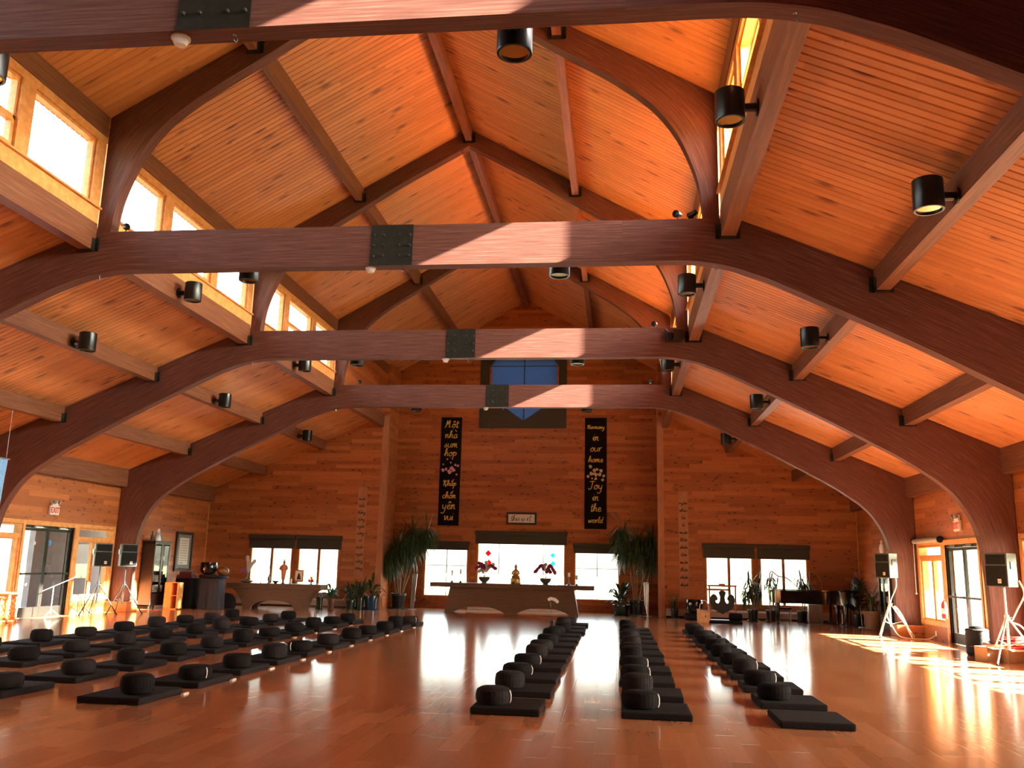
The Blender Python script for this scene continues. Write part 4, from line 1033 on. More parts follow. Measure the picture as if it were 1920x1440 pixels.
# silver ribbed cylinders at both sides of the altar
for x, y, hh, lab in ((-3.82, 32.1, 1.25, 'tall leaning silver tube stand beside the dragon tree, left of the altar'), (4.50, 32.15, 1.15, 'bundle of silver tubes standing at the right recess corner')):
    t = thing('chime_stand', lab, 'ornament', (x, y, 0))
    for k, (dx, dz) in enumerate(((-.07, .35), (-.02, .22), (.03, .08), (.075, .02))):
        obj('silver_tube', MB().tube([(dx*.6, .02*(k % 2), dz if x > 0 else .02), (dx + (.06 if x < 0 else 0), 0, hh)], .028, 10), 'silver', t, sm=True)
    obj('base_disc', MB().lathe([(0,0),(.17,0),(.17,.012),(0,.02)], (0,0,0), 24), 'silver', t, sm=True)
    obj('top_ring', MB().tube([(.11*math.cos(a*PI/6)+(.06 if x<0 else 0), .06*math.sin(a*PI/6), hh-.06) for a in range(13)], .012, 6, False), 'silver', t)

# ------------------------------------------------------------------ altars
def orchid(t, sprays, mat, pot_=None, seed=1, L=.22):
    rr = random.Random(seed)
    m = MB()
    for k in range(7):
        a = rr.uniform(0, 2*PI); leaf_strip(m, (0,0,.12), (math.cos(a), math.sin(a), .5), L, .06, 1.4, 5)
    obj('foliage', m, 'green', t)
    ms = MB()
    for (x1, z1, x2, z2, mt) in sprays:
        pts = catmull([(0,0,.10), (x1*.4, 0, z1*.7), (x1, 0, z1), (x2, .02, z2)], 5); ms.tube(pts, .005, 5)
        fl = MB()
        for p in pts[len(pts)//2 - 2:]:
            for k in range(5):
                a = k*2*PI/5 + rr.random()
                fl.lathe([(0,0),(.034,.003),(0,.006)], (p[0] + .030*math.cos(a), p[1]-.02, p[2] + .030*math.sin(a)), 7, axis=(rr.uniform(-.3,.3),-1,rr.uniform(-.3,.3)))
        obj('orchid_blossom', fl, mt, t)
    obj('stem', ms, 'green', t)
ALT_Y = 31.0
t = thing('main_altar', 'long dark wooden altar table with thick slab top and two arches', 'altar', (-.08, ALT_Y, 0))
obj('table_top', MB().box(-2.80, 2.80, -.38, .42, .85, 1.0), 'altar', t, bevel=.008)
prof = [(-2.28,0), (-1.95,.0)]
def arch(xa, xb, h, n=12): return [(xa + (xb-xa)*i/n, h*math.sin(PI*i/n)**.7) for i in range(1, n)]
base = [(-2.30,0),(-2.05,0)] + arch(-2.05,-.20,.24) + [(-.20,0),(.15,0)] + arch(.15,2.0,.24) + [(2.0,0),(2.28,0),(2.12,.87),(-2.12,.86)]
obj('arched_front', MB().prism(base, -.25, -.18), 'altar', t)
obj('arched_back', MB().prism(base, .22, .29), 'altar', t)
for s in (-1, 1):
    obj('end_panel', MB().prism([(s*2.28,0),(s*2.12,.87),(s*2.05,.87),(s*2.2,0)], -.18, .22), 'altar', t)
def small_altar():
    t = thing('side_altar', 'small dark wooden altar with one arch under the left windows', 'altar', (-7.87, 29.5, 0))
    def curve(xa, za, xb, zb, bx, bz, n=8):
        return [((1-u)**2*xa + 2*(1-u)*u*bx + u*u*xb, (1-u)**2*za + 2*(1-u)*u*bz + u*u*zb) for u in (i/n for i in range(n+1))]
    left = curve(-1.02, 0, -1.45, .66, -1.10, .45); right = [(-x, z) for x, z in reversed(left)]
    ar = [( .75*math.cos(PI*i/12), .30*math.sin(PI*i/12)**.8) for i in range(13)]
    poly = left + right + [(.75,0)] + ar[1:-1] + [(-.75,0)]
    obj('arched_front', MB().prism(poly, -.32, -.24), 'altar', t); obj('arched_back', MB().prism(poly, .28, .36), 'altar', t)
    for s in (-1, 1):
        m = MB(); pr = left if s < 0 else [(-x, z) for x, z in left]
        for (a, b), (c, d) in zip(pr, pr[1:]): m.q([(a,-.24,b),(c,-.24,d),(c,.28,d),(a,.28,b)])
        obj('curved_end', m, 'altar', t)
    obj('table_top', MB().box(-1.63, 1.63, -.36, .42, .66, .84), 'altar', t, bevel=.008)
    return t
small_altar()
ZT = 1.0; YA = ALT_Y
t = thing('seated_statue', 'small golden seated statue on pale lotus base, middle of the altar', 'statue', (.03, YA, ZT))
MT['gold'] = plain('aged_gold', (0.50, 0.33, 0.10), 0.4, 0.6, var=0.3)
obj('lotus_base', MB().lathe([(0,0),(.17,0),(.19,.03),(.17,.10),(.18,.17),(.16,.20),(0,.20)], (0,0,0), 20), 'gold', t, sm=True)
obj('figure', MB().lathe([(0,0),(.13,.0),(.15,.03),(.12,.08),(.075,.12),(.085,.18),(.09,.24),(.06,.28),(.028,.30),(.045,.33),(.052,.37),(.04,.42),(.018,.44),(.022,.46),(0,.485)], (0,0,.20), 20, 1, .7), 'gold', t, sm=True)
obj('folded_arm', MB().tube([(-.09,0,.43),(-.12,-.03,.35),(-.04,-.08,.30)], .028, 8).tube([(.09,0,.43),(.12,-.03,.35),(.04,-.08,.30)], .028, 8), 'gold', t, sm=True)
obj('dark_niche', MB().lathe([(.05,0),(.05,.07),(0,.09)], (-.06,-.15,0), 12), 'black', t)
for x, lab, sp in ((-1.06, 'orchids in dark bowl on the altar below the red window diamonds', [(-.12,.45,-.30,.38,'orchid_m'),(-.03,.48,-.20,.55,'orchid_m'),(.10,.40,.05,.58,'orchid_w'),(-.08,.33,-.20,.28,'orchid_w'),(.2,.48,.38,.38,'orchid_m'),(.16,.42,.30,.52,'orchid_w')]),
                  (1.06, 'orchids in dark bowl on the altar below the blue window diamonds', [(-.15,.52,-.36,.30,'orchid_m'),(-.05,.5,.0,.55,'orchid_w'),(.15,.52,.32,.28,'orchid_m'),(.08,.40,.16,.30,'orchid_m')])):
    t = thing('orchid_bowl', lab, 'potted plant', (x, YA, ZT), group='orchid bowls on the altar')
    obj('bowl', MB().lathe([(0,0),(.09,0),(.10,.015),(.08,.03),(.18,.12),(.20,.20),(.18,.22),(.17,.20),(0,.19)], (0,0,0), 24), 'ceramic', t, sm=True)
    tt = bpy.data.objects.new('orchid_plant', None); COL.objects.link(tt); tt.parent = t; tt.location = (0,0,.12)
    orchid(tt, sp, 'orchid_w', seed=int(x*10)+40)
for k, (x, h, lab) in enumerate(((-2.18, .34, 'slim candlestick outermost on the left end of the altar'), (-1.88, .40, 'slim candlestick beside the left orchid bowl'),
                  (1.86, .36, 'candle holder with white cup beside the right orchid bowl'), (2.12, .26, 'low candle holder with white cup near the right end'))):
    t = thing('candlestick', lab, 'candlestick', (x, YA - .05, ZT), group='candlesticks on the altar')
    obj('stand', MB().lathe([(0,0),(.055,0),(.05,.02),(.012,.07),(.009,h*.55),(.015,h*.6),(.01,h*.65),(.028,h*.8),(0,h*.8)], (0,0,0), 14), 'black', t, sm=True)
    obj('candle', MB().lathe([(0,h*.8),(.04 if k > 1 else .028,h*.8),(.04 if k > 1 else .028,h*.8+.13),(0,h*.8+.13)], (0,0,0), 12), 'paper', t, sm=True)
t = obj('offering_tray', MB().box(-.15,.15,-.10,.10,0,.012).box(-.15,-.14,-.10,.10,.012,.03).box(.14,.15,-.10,.10,.012,.03), 'silver', None, (1.62, YA+.1, ZT)); tag(t, 'thin silver tray at the right end of the altar top', 'tray')
# diamonds hung in the wide window
MT['reddia'] = thin('red_paper', (0.55, 0.03, 0.04), 0.7); MT['cyandia'] = thin('turquoise_paper', (0.06, 0.48, 0.52), 0.7)
for x, z, r, mt, lab in ((-1.30, 2.05, .12, 'reddia', 'upper red paper diamond hung in the wide window'), (-1.27, 1.70, .12, 'reddia', 'lower red paper diamond behind the orchids'),
                     (1.12, 2.02, .10, 'cyandia', 'upper turquoise paper diamond hung in the wide window'), (1.13, 1.72, .10, 'cyandia', 'lower turquoise paper diamond behind the right orchids')):
    o = obj('paper_diamond', MB().prism([(-r,0),(0,-r),(r,0),(0,r)], -.001, .001), mt, None, (x, YN + .06, z)); tag(o, lab, 'decoration', 'paper diamonds in the wide window')
# things on the side altar
ZS, YB = .84, 29.45
t = thing('orchid_pot', 'white and pink orchids in low dark bowl at the left end of the side altar', 'potted plant', (-8.93, YB, ZS))
obj('bowl', MB().lathe([(0,0),(.10,0),(.19,.03),(.21,.07),(.19,.08),(0,.06)], (0,0,0), 20), 'altar', t, sm=True)
tt = bpy.data.objects.new('orchid_plant', None); COL.objects.link(tt); tt.parent = t
orchid(tt, [(.02,.60,-.04,.85,'orchid_w'),(.10,.55,.22,.72,'orchid_w'),(.03,.5,.0,.70,'orchid_w'),(-.08,.42,-.22,.40,'orchid_p')], 'orchid_w', seed=77, L=.3)
t = obj('incense_holder', MB().lathe([(0,0),(.03,0),(.012,.03),(.008,.09),(0,.09)], (0,0,0), 10).tube([(0,0,.08),(.03,0,.2)], .006, 5), 'black', None, (-8.44, YB, ZS)); tag(t, 'tiny incense holder between orchids and bud vase', 'incense holder')
t = thing('bud_vase', 'small dark vase with thin twigs on the side altar', 'vase', (-8.16, YB, ZS))
obj('vase', MB().lathe([(0,0),(.05,0),(.05,.02),(.02,.05),(.05,.12),(.05,.18),(.02,.24),(.025,.27),(0,.26)], (0,0,0), 14), 'ceramic', t, sm=True)
obj('twigs', MB().tube([(0,0,.24),(.03,0,.5)], .004, 4).tube([(0,0,.24),(-.02,.0,.38),(.01,0,.6)], .004, 4), 'stem', t)
t = obj('offering_bowl', MB().lathe([(0,0),(.05,0),(.05,.015),(.11,.07),(.115,.09),(.105,.09),(.05,.03),(0,.025)], (0,0,0), 18), 'black', None, (-7.92, YB, ZS), sm=True); tag(t, 'small black offering bowl left of the standing statue', 'bowl')
t = thing('standing_statue', 'standing terracotta-coloured robed statue on the side altar', 'statue', (-7.66, YB, ZS))
MT['clay'] = plain('warm_clay', (0.55, 0.22, 0.10), 0.6, var=0.15)
obj('base', MB().lathe([(0,0),(.08,0),(.05,.03),(.03,.05),(.05,.07),(0,.08)], (0,0,0), 16), 'ceramic', t, sm=True)
obj('figure', MB().lathe([(0,0),(.03,0),(.06,.08),(.085,.25),(.10,.38),(.105,.46),(.085,.54),(.03,.57),(.038,.60),(.042,.64),(.03,.68),(.012,.70),(.01,.74),(0,.75)], (0,0,.07), 18, 1, .65), 'clay', t, sm=True)
obj('folded_arm', MB().tube([(-.09,0,.58),(-.13,-.03,.48),(-.02,-.09,.46)], .032, 8).tube([(.09,0,.58),(.13,-.03,.48),(.02,-.09,.46)], .032, 8), 'clay', t, sm=True)
t = thing('framed_photo', 'tilted picture of a dark seated figure in brown frame on the side altar', 'picture', (-7.13, YB + .03, ZS + .09), 0)
m = MB(); frame_rect(m, -.16, .16, 0, .38, .035, -.012, .012, 'y'); a = obj('picture_frame', m, 'trim_dark', t)
b = obj('print', MB().box(-.13,.13,-.002,.006,.03,.35), 'paper', t); c = obj('printed_figure', MB().prism([(-.07,.06),(.07,.06),(.06,.13),(.04,.2),(.02,.26),(-.03,.26),(-.04,.2),(-.06,.13)], -.005, -.0025), 'black_ink', t)
obj('easel', MB().tube([(-.12,.05,-.09),(-.02,.03,.2)], .008, 6).tube([(.12,.05,-.09),(.02,.03,.2)], .008, 6).tube([(0,.14,-.085),(0,.03,.2)], .008, 6).box(-.13,.13,-.03,.03,-.02,.0), 'trim_dark', t)
t = obj('candle_cup', MB().lathe([(0,0),(.05,0),(.055,.05),(.045,.06),(.045,.16),(.05,.17),(0,.17)], (0,0,0), 14), 'paper', None, (-7.38, YB-.05, ZS), sm=True); tag(t, 'white candle cup between statue and framed picture', 'candle')
t = thing('fruit_stand', 'orange fruit piled on a dark footed dish on the side altar', 'fruit dish', (-6.68, YB, ZS))
obj('dish', MB().lathe([(0,0),(.06,0),(.03,.02),(.02,.06),(.12,.09),(.125,.105),(0,.085)], (0,0,0), 20), 'ceramic', t, sm=True)
MT['orange'] = plain('orange_peel', (0.80, 0.16, 0.03), 0.45)
o0 = None
for x, y, z, lab in ((-.055,-.04,.135,'front left orange of the pile'),(.055,-.04,.135,'front right orange of the pile'),(0,.055,.135,'rear orange of the pile'),(0,-.005,.215,'orange on top of the pile')):
    if o0 is None: o0 = o = obj('orange', MB().ball((0,0,0), .047, 12, 8), 'orange', sm=True)
    else: o = o0.copy(); COL.objects.link(o)
    o.location = (-6.68+x, YB+y, ZS+z); tag(o, lab + ' on the dark footed dish', 'fruit', 'oranges on the dish')
t = obj('white_cup', MB().lathe([(0,0),(.04,0),(.045,.03),(.03,.035),(.03,.045),(0,.045)], (0,0,0), 14), 'paper', None, (-6.46, YB-.02, ZS), sm=True); tag(t, 'tiny white cup at the right end of the side altar', 'cup')

# orchid on the floor before the altar
t = thing('floor_orchid', 'single white orchid spray in small pot on the floor before the altar', 'potted plant', (1.66, 25.9, 0))
obj('pot', MB().lathe([(0,0),(.06,0),(.08,.12),(.07,.12),(0,.10)], (0,0,0), 16), 'ceramic', t, sm=True)
tt = bpy.data.objects.new('orchid_plant', None); COL.objects.link(tt); tt.parent = t
m = MB(); [leaf_strip(m, (0,0,.1), d, .22, .05, 1.2, 5) for d in ((1,0,.9),(-1,.2,.6),(.3,-1,.7))]; obj('foliage', m, 'green', tt)
obj('stem', MB().tube(catmull([(0,0,.1),(-.02,0,.4),(-.05,0,.66),(.06,0,.72),(.16,0,.66)], 5), .004, 5), 'green', tt)
m = MB()
for x, z in ((-.08,.70),(-.03,.72),(.02,.71),(.07,.70),(.11,.675),(.15,.64)):
    for k in range(5):
        a = k*2*PI/5; m.lathe([(0,0),(.028,.003),(0,.006)], (x+.022*math.cos(a), -.02, z+.022*math.sin(a)), 8, axis=(0,-1,0))
obj('orchid_blossom', m, 'orchid_w', tt)
# heater covers along the far wall
for x0, x1, lab in ((-10.4, -5.3, 'long grey enamel heater cover along the wall under the left windows'), (5.15, 10.6, 'long grey enamel heater cover along the wall under the right windows')):
    t = thing('baseboard_heater', lab, 'heater', ((x0+x1)/2, YS - .09, 0)); w = (x1-x0)/2
    obj('cover', MB().prism([(-.07,.06),(-.07,.24),(.0,.30),(.085,.30),(.085,.06)], -w, w, 'yz'), 'heater', t, bevel=.006)
    obj('kick_strip', MB().box(-w, w, -.03, .085, 0, .06), 'black', t)
o = obj('reflection_strip', MB().box(-1.95, 1.75, -.06, .06, 0, .08), 'white', None, (-.05, YN-.08, 0), bevel=.01); tag(o, 'pale low strip standing in for the floor reflection behind the altar', 'heater')  # white bar added to imitate the bright floor reflection seen through the arches

# ------------------------------------------------------------------ left wall furniture
def glass_cabinet(x, y, rz, label, seed):
    """tall cabinet; local +x is the front, depth .42, width 1.0 along y"""
    t = thing('display_cabinet', label, 'cabinet', (x, y, 0), rz)
    D, Wd, H = .21, .50, 2.08
    m = MB()
    m.box(-D, D-.02, -Wd, -Wd+.025, .10, H); m.box(-D, D-.02, Wd-.025, Wd, .10, H); m.box(-D, -D+.012, -Wd, Wd, .10, H)
    m.box(-D, D-.02, -Wd, Wd, .10, .13); m.box(-D, D-.02, -Wd, Wd, H-.03, H)
    obj('carcass', m, 'cab', t)
    obj('cornice', MB().box(-D-.02, D+.03, -Wd-.03, Wd+.03, H, H+.05), 'cab', t, bevel=.008)
    for z in (.50, .82, 1.16, 1.50): obj('shelf', MB().box(-D+.012, D-.04, -Wd+.025, Wd-.025, z, z+.02), 'cab', t)
    for s in (-1, 1):
        a, b = sorted((s*.004, s*(Wd-.003)))
        m = MB(); frame_rect(m, a, b, .42, H-.01, .055, D-.02, D+.002, 'x'); d = obj('door', m, 'cab', t)
        obj('glass_pane', MB().box(D-.012, D-.008, a+.04, b-.04, .46, H-.05), 'glass', d)
        obj('knob', MB().ball((D+.02, s*.035, 1.2), .014), 'brass', d)
        m = MB(); m.box(D-.02, D+.002, a, b, .13, .415); d = obj('drawer', m, 'cab', t, bevel=.004)
        obj('knob', MB().ball((D+.02, (a+b)/2, .28), .016), 'brass', d)
        for yy in (-D+.02, D-.06): obj('foot', MB().box(yy, yy+.04, s*(Wd-.03)-.02, s*(Wd-.03)+.02, 0, .10), 'cab', t)
    # crockery and linen on the shelves
    rr = random.Random(seed)
    return t
glass_cabinet(-11.36, 27.78, 0, 'tall dark glass-door cabinet against the left wall beside the column', 1)
rr = random.Random(5)
for k, (z, kinds) in enumerate(((.52, 'lll'), (.84, 'll'), (1.18, 'bl'), (1.52, 'bbl'))):
    for j, kd in enumerate(kinds):
        yy = 27.46 + j*.30
        if kd == 'l':
            m = MB(); hh = rr.uniform(.12, .24)
            for q in range(4): m.box(-.10, .10, -.11, .11, hh*q/4, hh*(q+.93)/4)
            o = obj('folded_cloth', m, 'paper', None, (-11.34, yy, z), bevel=.01)
            tag(o, f'folded pale cloths on the {ORD[k]} glass-door shelf from below, {"near" if j == 0 else ("middle" if j == 1 else "far")} end', 'folded cloth', 'folded cloths in the left cabinet')
        else:
            o = obj('glass_bowl', MB().lathe([(0,0),(.04,0),(.04,.01),(.09,.08),(.10,.14),(.09,.14),(.035,.02),(0,.02)], (0,0,0), 18), 'ceramic' if j else 'silver', None, (-11.34, yy, z), sm=True)
            tag(o, f'bowl on the {ORD[k]} glass-door shelf from below, {"near" if j == 0 else "middle"}', 'bowl', 'bowls in the left cabinet')
t = thing('vase_figurine', 'white and blue seated porcelain figurine on top of the left cabinet', 'figurine', (-11.34, 27.75, 2.13))
obj('figure', MB().lathe([(0,0),(.12,0),(.13,.05),(.12,.18),(.085,.25),(.06,.28),(.065,.32),(.05,.38),(0,.40)], (0,0,0), 18, .8, 1), 'porcelain' , t, sm=True)
obj('sash', MB().tube([(.10,-.05,.22),(.115,0,.12),(.10,.06,.04)], .014, 6), 'bluepaint', t)
t = thing('dark_vase', 'slim dark vase beside the white figurine on the left cabinet', 'vase', (-11.36, 27.42, 2.13))
obj('vase', MB().lathe([(0,0),(.04,0),(.06,.08),(.05,.16),(.02,.22),(.028,.30),(0,.29)], (0,0,0), 16), 'ceramic', t, sm=True)
# pine cubby shelf
t = thing('cubby_shelf', 'low pine cubby shelf with two open compartments beside the dark cabinet', 'shelf', (-10.62, 27.75, 0))
m = MB(); w, h, d = .22, .84, .19
m.box(-w, -w+.02, -d, d, 0, h); m.box(w-.02, w, -d, d, 0, h); m.box(-.01, .01, -d, d, 0, h)
m.box(-w, w, -d, d, h-.02, h); m.box(-w, w, -d, d, 0, .03); m.box(-w, w, d-.015, d, 0, h); obj('carcass', m, 'trim', t, bevel=.003)
obj('shelf', MB().box(.01, w-.02, -d+.005, d-.015, .42, .44), 'trim', t); obj('front_panel', MB().box(-w+.02, -.01, -d+.005, -d+.02, .03, h-.02), 'trim', t)
# framed text on the left wall
t = thing('framed_text', 'tall framed page of handwriting with grey mat on the left wall', 'picture', (-11.57, 30.05, 1.16))
m = MB(); frame_rect(m, -.60, .60, 0, 1.34, .09, -.025, .03, 'x'); obj('picture_frame', m, 'cab', t, bevel=.006)
obj('mat_board', MB().box(-.02, -.005, -.53, .53, .08, 1.26), 'greymat', t); obj('page', MB().box(-.005, .0, -.34, .34, .22, 1.14), 'paper', t)
m = MB(); rr = random.Random(8)
for k in range(10):
    z = 1.04 - k*.085; L = .5 if k < 8 else (.56 if k == 8 else .25); y0 = -.27
    st = [[(y0 + L*i/26, z + .018*math.sin(i*1.9 + k) + .01*math.sin(i*3.1)) for i in range(27)]]
    ribbon(m, st, .006, .0015, lambda a, y, b: (y, a, b))
o = obj('ink_lines', m, 'black_ink', t); o['kind'] = 'stuff'
# draped tables
def drape(name, label, x, y, rx, ry, h, mat, cat='table', n=72, amp=.035, skew=0, seed=0):
    t = thing(name, label, cat, (x, y, 0)); m = MB(); rr = random.Random(seed)
    ph = [rr.uniform(0, 6) for _ in range(4)]
    def R_(a, t_): return 1 + (amp*(math.sin(9*a+ph[0]) + .6*math.sin(17*a+ph[1]) + .4*math.sin(5*a+ph[2])) + .04) * t_
    rows = []
    for i in range(7):
        t_ = i/6; z = h*(1-t_) + .01; row = []
        for k in range(n):
            a = 2*PI*k/n; c, s = math.cos(a), math.sin(a)
            q = (abs(c)**5 + abs(s)**5) ** (-1/5)
            row.append(m.b.verts.new((rx*c*q*R_(a, t_), ry*s*q*R_(a, t_), z)))
        rows.append(row)
    for A, B in zip(rows, rows[1:]):
        for k in range(n): m.b.faces.new((A[k], A[(k+1) % n], B[(k+1) % n], B[k]))
    m.b.faces.new(rows[0]); o = obj('draped_cloth', m, mat, t, sm=True)
    o = obj('table_top', MB().box(-rx*.85, rx*.85, -ry*.85, ry*.85, h-.06, h-.005), 'cab', t)
    for sx in (-1, 1):
        for sy in (-1, 1): obj('leg', MB().box(sx*rx*.75-.02, sx*rx*.75+.02, sy*ry*.75-.02, sy*ry*.75+.02, 0, h-.06), 'cab', t)
    return t
drape('draped_table', 'low table under a black floor-length cloth beside the pine cubby shelf', -10.56, 28.55, .34, .30, .95, 'cloth2', seed=2)
drape('draped_table', 'taller table under a dark grey pleated cloth, left of the arched side altar', -9.73, 28.52, .38, .30, .96, 'drape' , seed=4, amp=.05)
o = obj('folded_mat_stack', MB().box(-.28,.28,-.2,.2,0,.05).box(-.27,.27,-.19,.19,.05,.10).box(-.2,.22,-.15,.15,.10,.2), 'redcloth', None, (-10.60, 28.5, .965), bevel=.02); tag(o, 'small dark red folded cloths on the black draped table', 'folded cloth')
t = thing('bowl_bell', 'large glossy black bowl bell on a round cushion, on the pleated table', 'bell', (-9.86, 28.48, .972))
obj('round_cushion', MB().lathe([(0,0),(.25,0),(.29,.03),(.29,.08),(.25,.12),(0,.13)], (0,0,0), 28), 'cloth3', t, sm=True)
obj('bowl', MB().lathe([(0,0),(.12,0),(.22,.05),(.265,.14),(.27,.30),(.255,.39),(.245,.39),(.25,.28),(.2,.1),(0,.05)], (0,0,.125), 32), 'piano', t, sm=True)
t = thing('wooden_fish', 'rounded brown wooden drum on a dark blue cushion beside the bowl bell', 'drum', (-9.44, 28.66, .972))
obj('round_cushion', MB().lathe([(0,0),(.16,0),(.19,.03),(.19,.07),(.15,.10),(0,.11)], (0,0,0), 24), 'bluecush', t, sm=True)
obj('drum_body', MB().ball((0,0,.25), .17, 18, 12, (1.15,1,.85)), 'clay_dark', t, sm=True)
# dark stool and bag beneath
o = obj('black_bag', MB().lathe([(0,0),(.3,0),(.34,.1),(.30,.32),(.18,.46),(0,.50)], (0,0,0), 20, 1, .7), 'cloth2', None, (-9.50, 29.25, 0), sm=True); tag(o, 'black rounded cloth bag between the pleated table and side altar', 'bag')
# blue curtain and carved stool at the left photo edge
def wavy_curtain():
    m = MB(); n = 60; rows = []
    for r in range(9):
        t_ = r/8; z = 3.60 - 3.45*t_; row = []
        for k in range(n+1):
            u = k/n; row.append(m.b.verts.new((.045*math.sin(u*34 + .6*math.sin(3*t_)) * (.5 + t_*.6), -.55 + 1.1*u*(1 - .05*math.sin(4*t_)), z)))
        rows.append(row)
    for P, Q in zip(rows, rows[1:]):
        for k in range(n): m.b.faces.new((P[k], P[k+1], Q[k+1], Q[k]))
    return m
t = thing('curtain', 'long light blue curtain hung from a purlin at the far left photo edge', 'curtain', (-9.60, 17.20, 0))
obj('curtain_cloth', wavy_curtain(), 'sky_cloth', t, sm=True); obj('curtain_rod', MB().tube([(0,-.62,3.62),(0,.62,3.62)], .015, 8).tube([(0,-.5,3.62),(0,-.5,4.69)], .006, 6).tube([(0,.5,3.62),(0,.5,4.69)], .006, 6), 'silver', t)
t = thing('carved_stool', 'sunlit carved wooden stool with openwork sides at the left photo edge', 'stool', (-11.12, 20.32, 0))
obj('seat', MB().box(-.32,.32,-.2,.2,.66,.70), 'carved', t, bevel=.008)
for sx in (-.28, .28):
    for sy in (-.16, .16): obj('leg', MB().tube([(sx,sy,0),(sx*.93,sy,.2),(sx*1.02,sy,.45),(sx*.96,sy,.67)], [.03,.022,.028,.03], 8), 'carved', t, sm=True)
for sy in (-.165, .165):
    m = MB(); m.box(-.26,.26,sy-.01,sy+.01,.60,.66); m.box(-.26,.26,sy-.01,sy+.01,.06,.12); m.box(-.02,.02,sy-.01,sy+.01,.12,.60)
    for c in (-.14, .14):
        for z in (.20, .36, .51):
            m.tube([(c+.06*math.cos(a*PI/6), sy, z+.06*math.sin(a*PI/6)) for a in range(13)], .014, 5, False)
    obj('openwork_side', m, 'carved', t)
# microphone stands in front of the left doors
def mic_stand(x, y, h, boom, rz, label, mat='alu'):
    t = thing('microphone_stand', label, 'microphone stand', (x, y, 0), rz, 'stands by the left doors')
    obj('pole', MB().tube([(0,0,.1),(0,0,h)], .012, 8), mat, t)
    for k in range(3):
        a = 2*PI*k/3; obj('leg', MB().tube([(0,0,.22),(.28*math.cos(a),.28*math.sin(a),.015)], .009, 6), mat, t)
    if boom: obj('boom_arm', MB().tube([(-.25,0,h-.12),(.5,0,h+.25)], .009, 6), mat, t)
    return t
mic_stand(-11.1, 22.2, .80, True, .6, 'pale stand with boom arm before the left glass doors')
mic_stand(-11.0, 23.5, .95, False, 0, 'black upright stand at the right edge of the left glass doors', 'black')
for y, z, r, mt, lab in ((22.66, 1.92, .075, 'bluepaint', 'round blue sticker on the left wall glass door'), (22.02, 1.90, .05, 'paper', 'small round pale sticker on the left wall glass door'), (21.87, .85, .05, 'paper', 'small star-shaped white sticker low on the left wall glass door')):
    o = obj('door_sticker', MB().lathe([(r,0),(r,.002),(0,.002)], (0,0,0), 20 if z > 1 else 6, axis=(1,0,0)), mt, None, (-11.669, y, z)); tag(o, lab, 'sticker', 'stickers on the left glass doors')

# ------------------------------------------------------------------ right side furniture
t = thing('floor_bell', 'black glossy bowl bell on grey cushion on the floor at the right wall', 'bell', (6.02, 30.75, 0))
obj('round_cushion', MB().lathe([(0,0),(.28,0),(.33,.05),(.33,.16),(.28,.22),(0,.23)], (0,0,0), 28), 'cloth3', t, sm=True)
obj('bowl', MB().lathe([(0,0),(.13,0),(.23,.05),(.27,.14),(.275,.32),(.26,.42),(.25,.42),(.25,.28),(.2,.1),(0,.05)], (0,0,.225), 32), 'piano', t, sm=True)
t = thing('pine_box', 'pine box with rope handle in front of the black floor bell', 'box', (6.18, 29.25, 0), .15)
m = MB(); m.prism([(-.17,0),(.17,0),(.17,.33),(-.17,.42)], -.15, .15); obj('box_body', m, 'trim', t, bevel=.006)
obj('rope_handle', MB().tube(catmull([(-.15,-.12,.41),(-.11,-.1,.58),(0,-.08,.68),(.11,-.1,.60),(.15,-.12,.34)], 5), .012, 6), 'paper', t, sm=True)
obj('hand_hole', MB().tube([(.03,-.152,.17),(.03,-.152,.23)], .014, 8), 'black', t)
t = thing('cloud_gong', 'dark bronze cloud-shaped gong hung in a wooden stand before the window', 'gong', (6.85, 30.0, 0))
m = MB(); m.box(-.42,-.37,-.03,.03,.06,1.12); m.box(.40,.45,-.03,.03,.06,1.12); m.box(-.46,.47,-.03,.03,1.10,1.16); m.box(-.10,.10,-.025,.025,1.16,1.20); m.box(-.46,.46,-.2,.2,.0,.07); m.box(-.42,.45,-.02,.02,.28,.33); obj('stand', m, 'trim_dark', t, bevel=.006)
half = [(0,.98),(.07,.97),(.12,.93),(.10,.86),(.075,.78),(.085,.66),(.13,.58),(.20,.60),(.22,.66),(.16,.68),(.14,.74),(.20,.84),(.28,.88),(.36,.82),(.39,.72),(.385,.60),(.34,.48),(.26,.38),(.14,.32),(.06,.28),(0,.24)]
poly = half + [(-x, z) for x, z in reversed(half[1:-1])]
obj('gong_plate', MB().prism(poly, -.10, -.06), 'bronze', t, bevel=.01)
obj('hanging_cord', MB().tube([(-.08,-.08,.95),(-.08,-.01,1.12)], .008, 5).tube([(.08,-.08,.95),(.08,-.01,1.12)], .008, 5), 'paper', t)
o = obj('flat_cushion', MB().box(-.52,.52,-.25,.25,0,.07), 'cloth2', None, (6.85, 29.35, 0), bevel=.03); tag(o, 'flat black cushion on the floor before the gong', 'cushion')
o = obj('bolster', MB().lathe([(0,-.2),(.09,-.2),(.12,-.17),(.12,.17),(.09,.2),(0,.2)], (0,0,.12), 20, axis=(1,0,0)), 'cloth2', None, (7.18, 29.38, .072), sm=True); tag(o, 'black bolster lying on the flat cushion before the gong', 'cushion')

# grand piano
t = thing('grand_piano', 'black lacquered grand piano, lid closed, before the right window', 'piano', (9.5, 29.5, 0))
L0, L1 = -1.16, 1.19
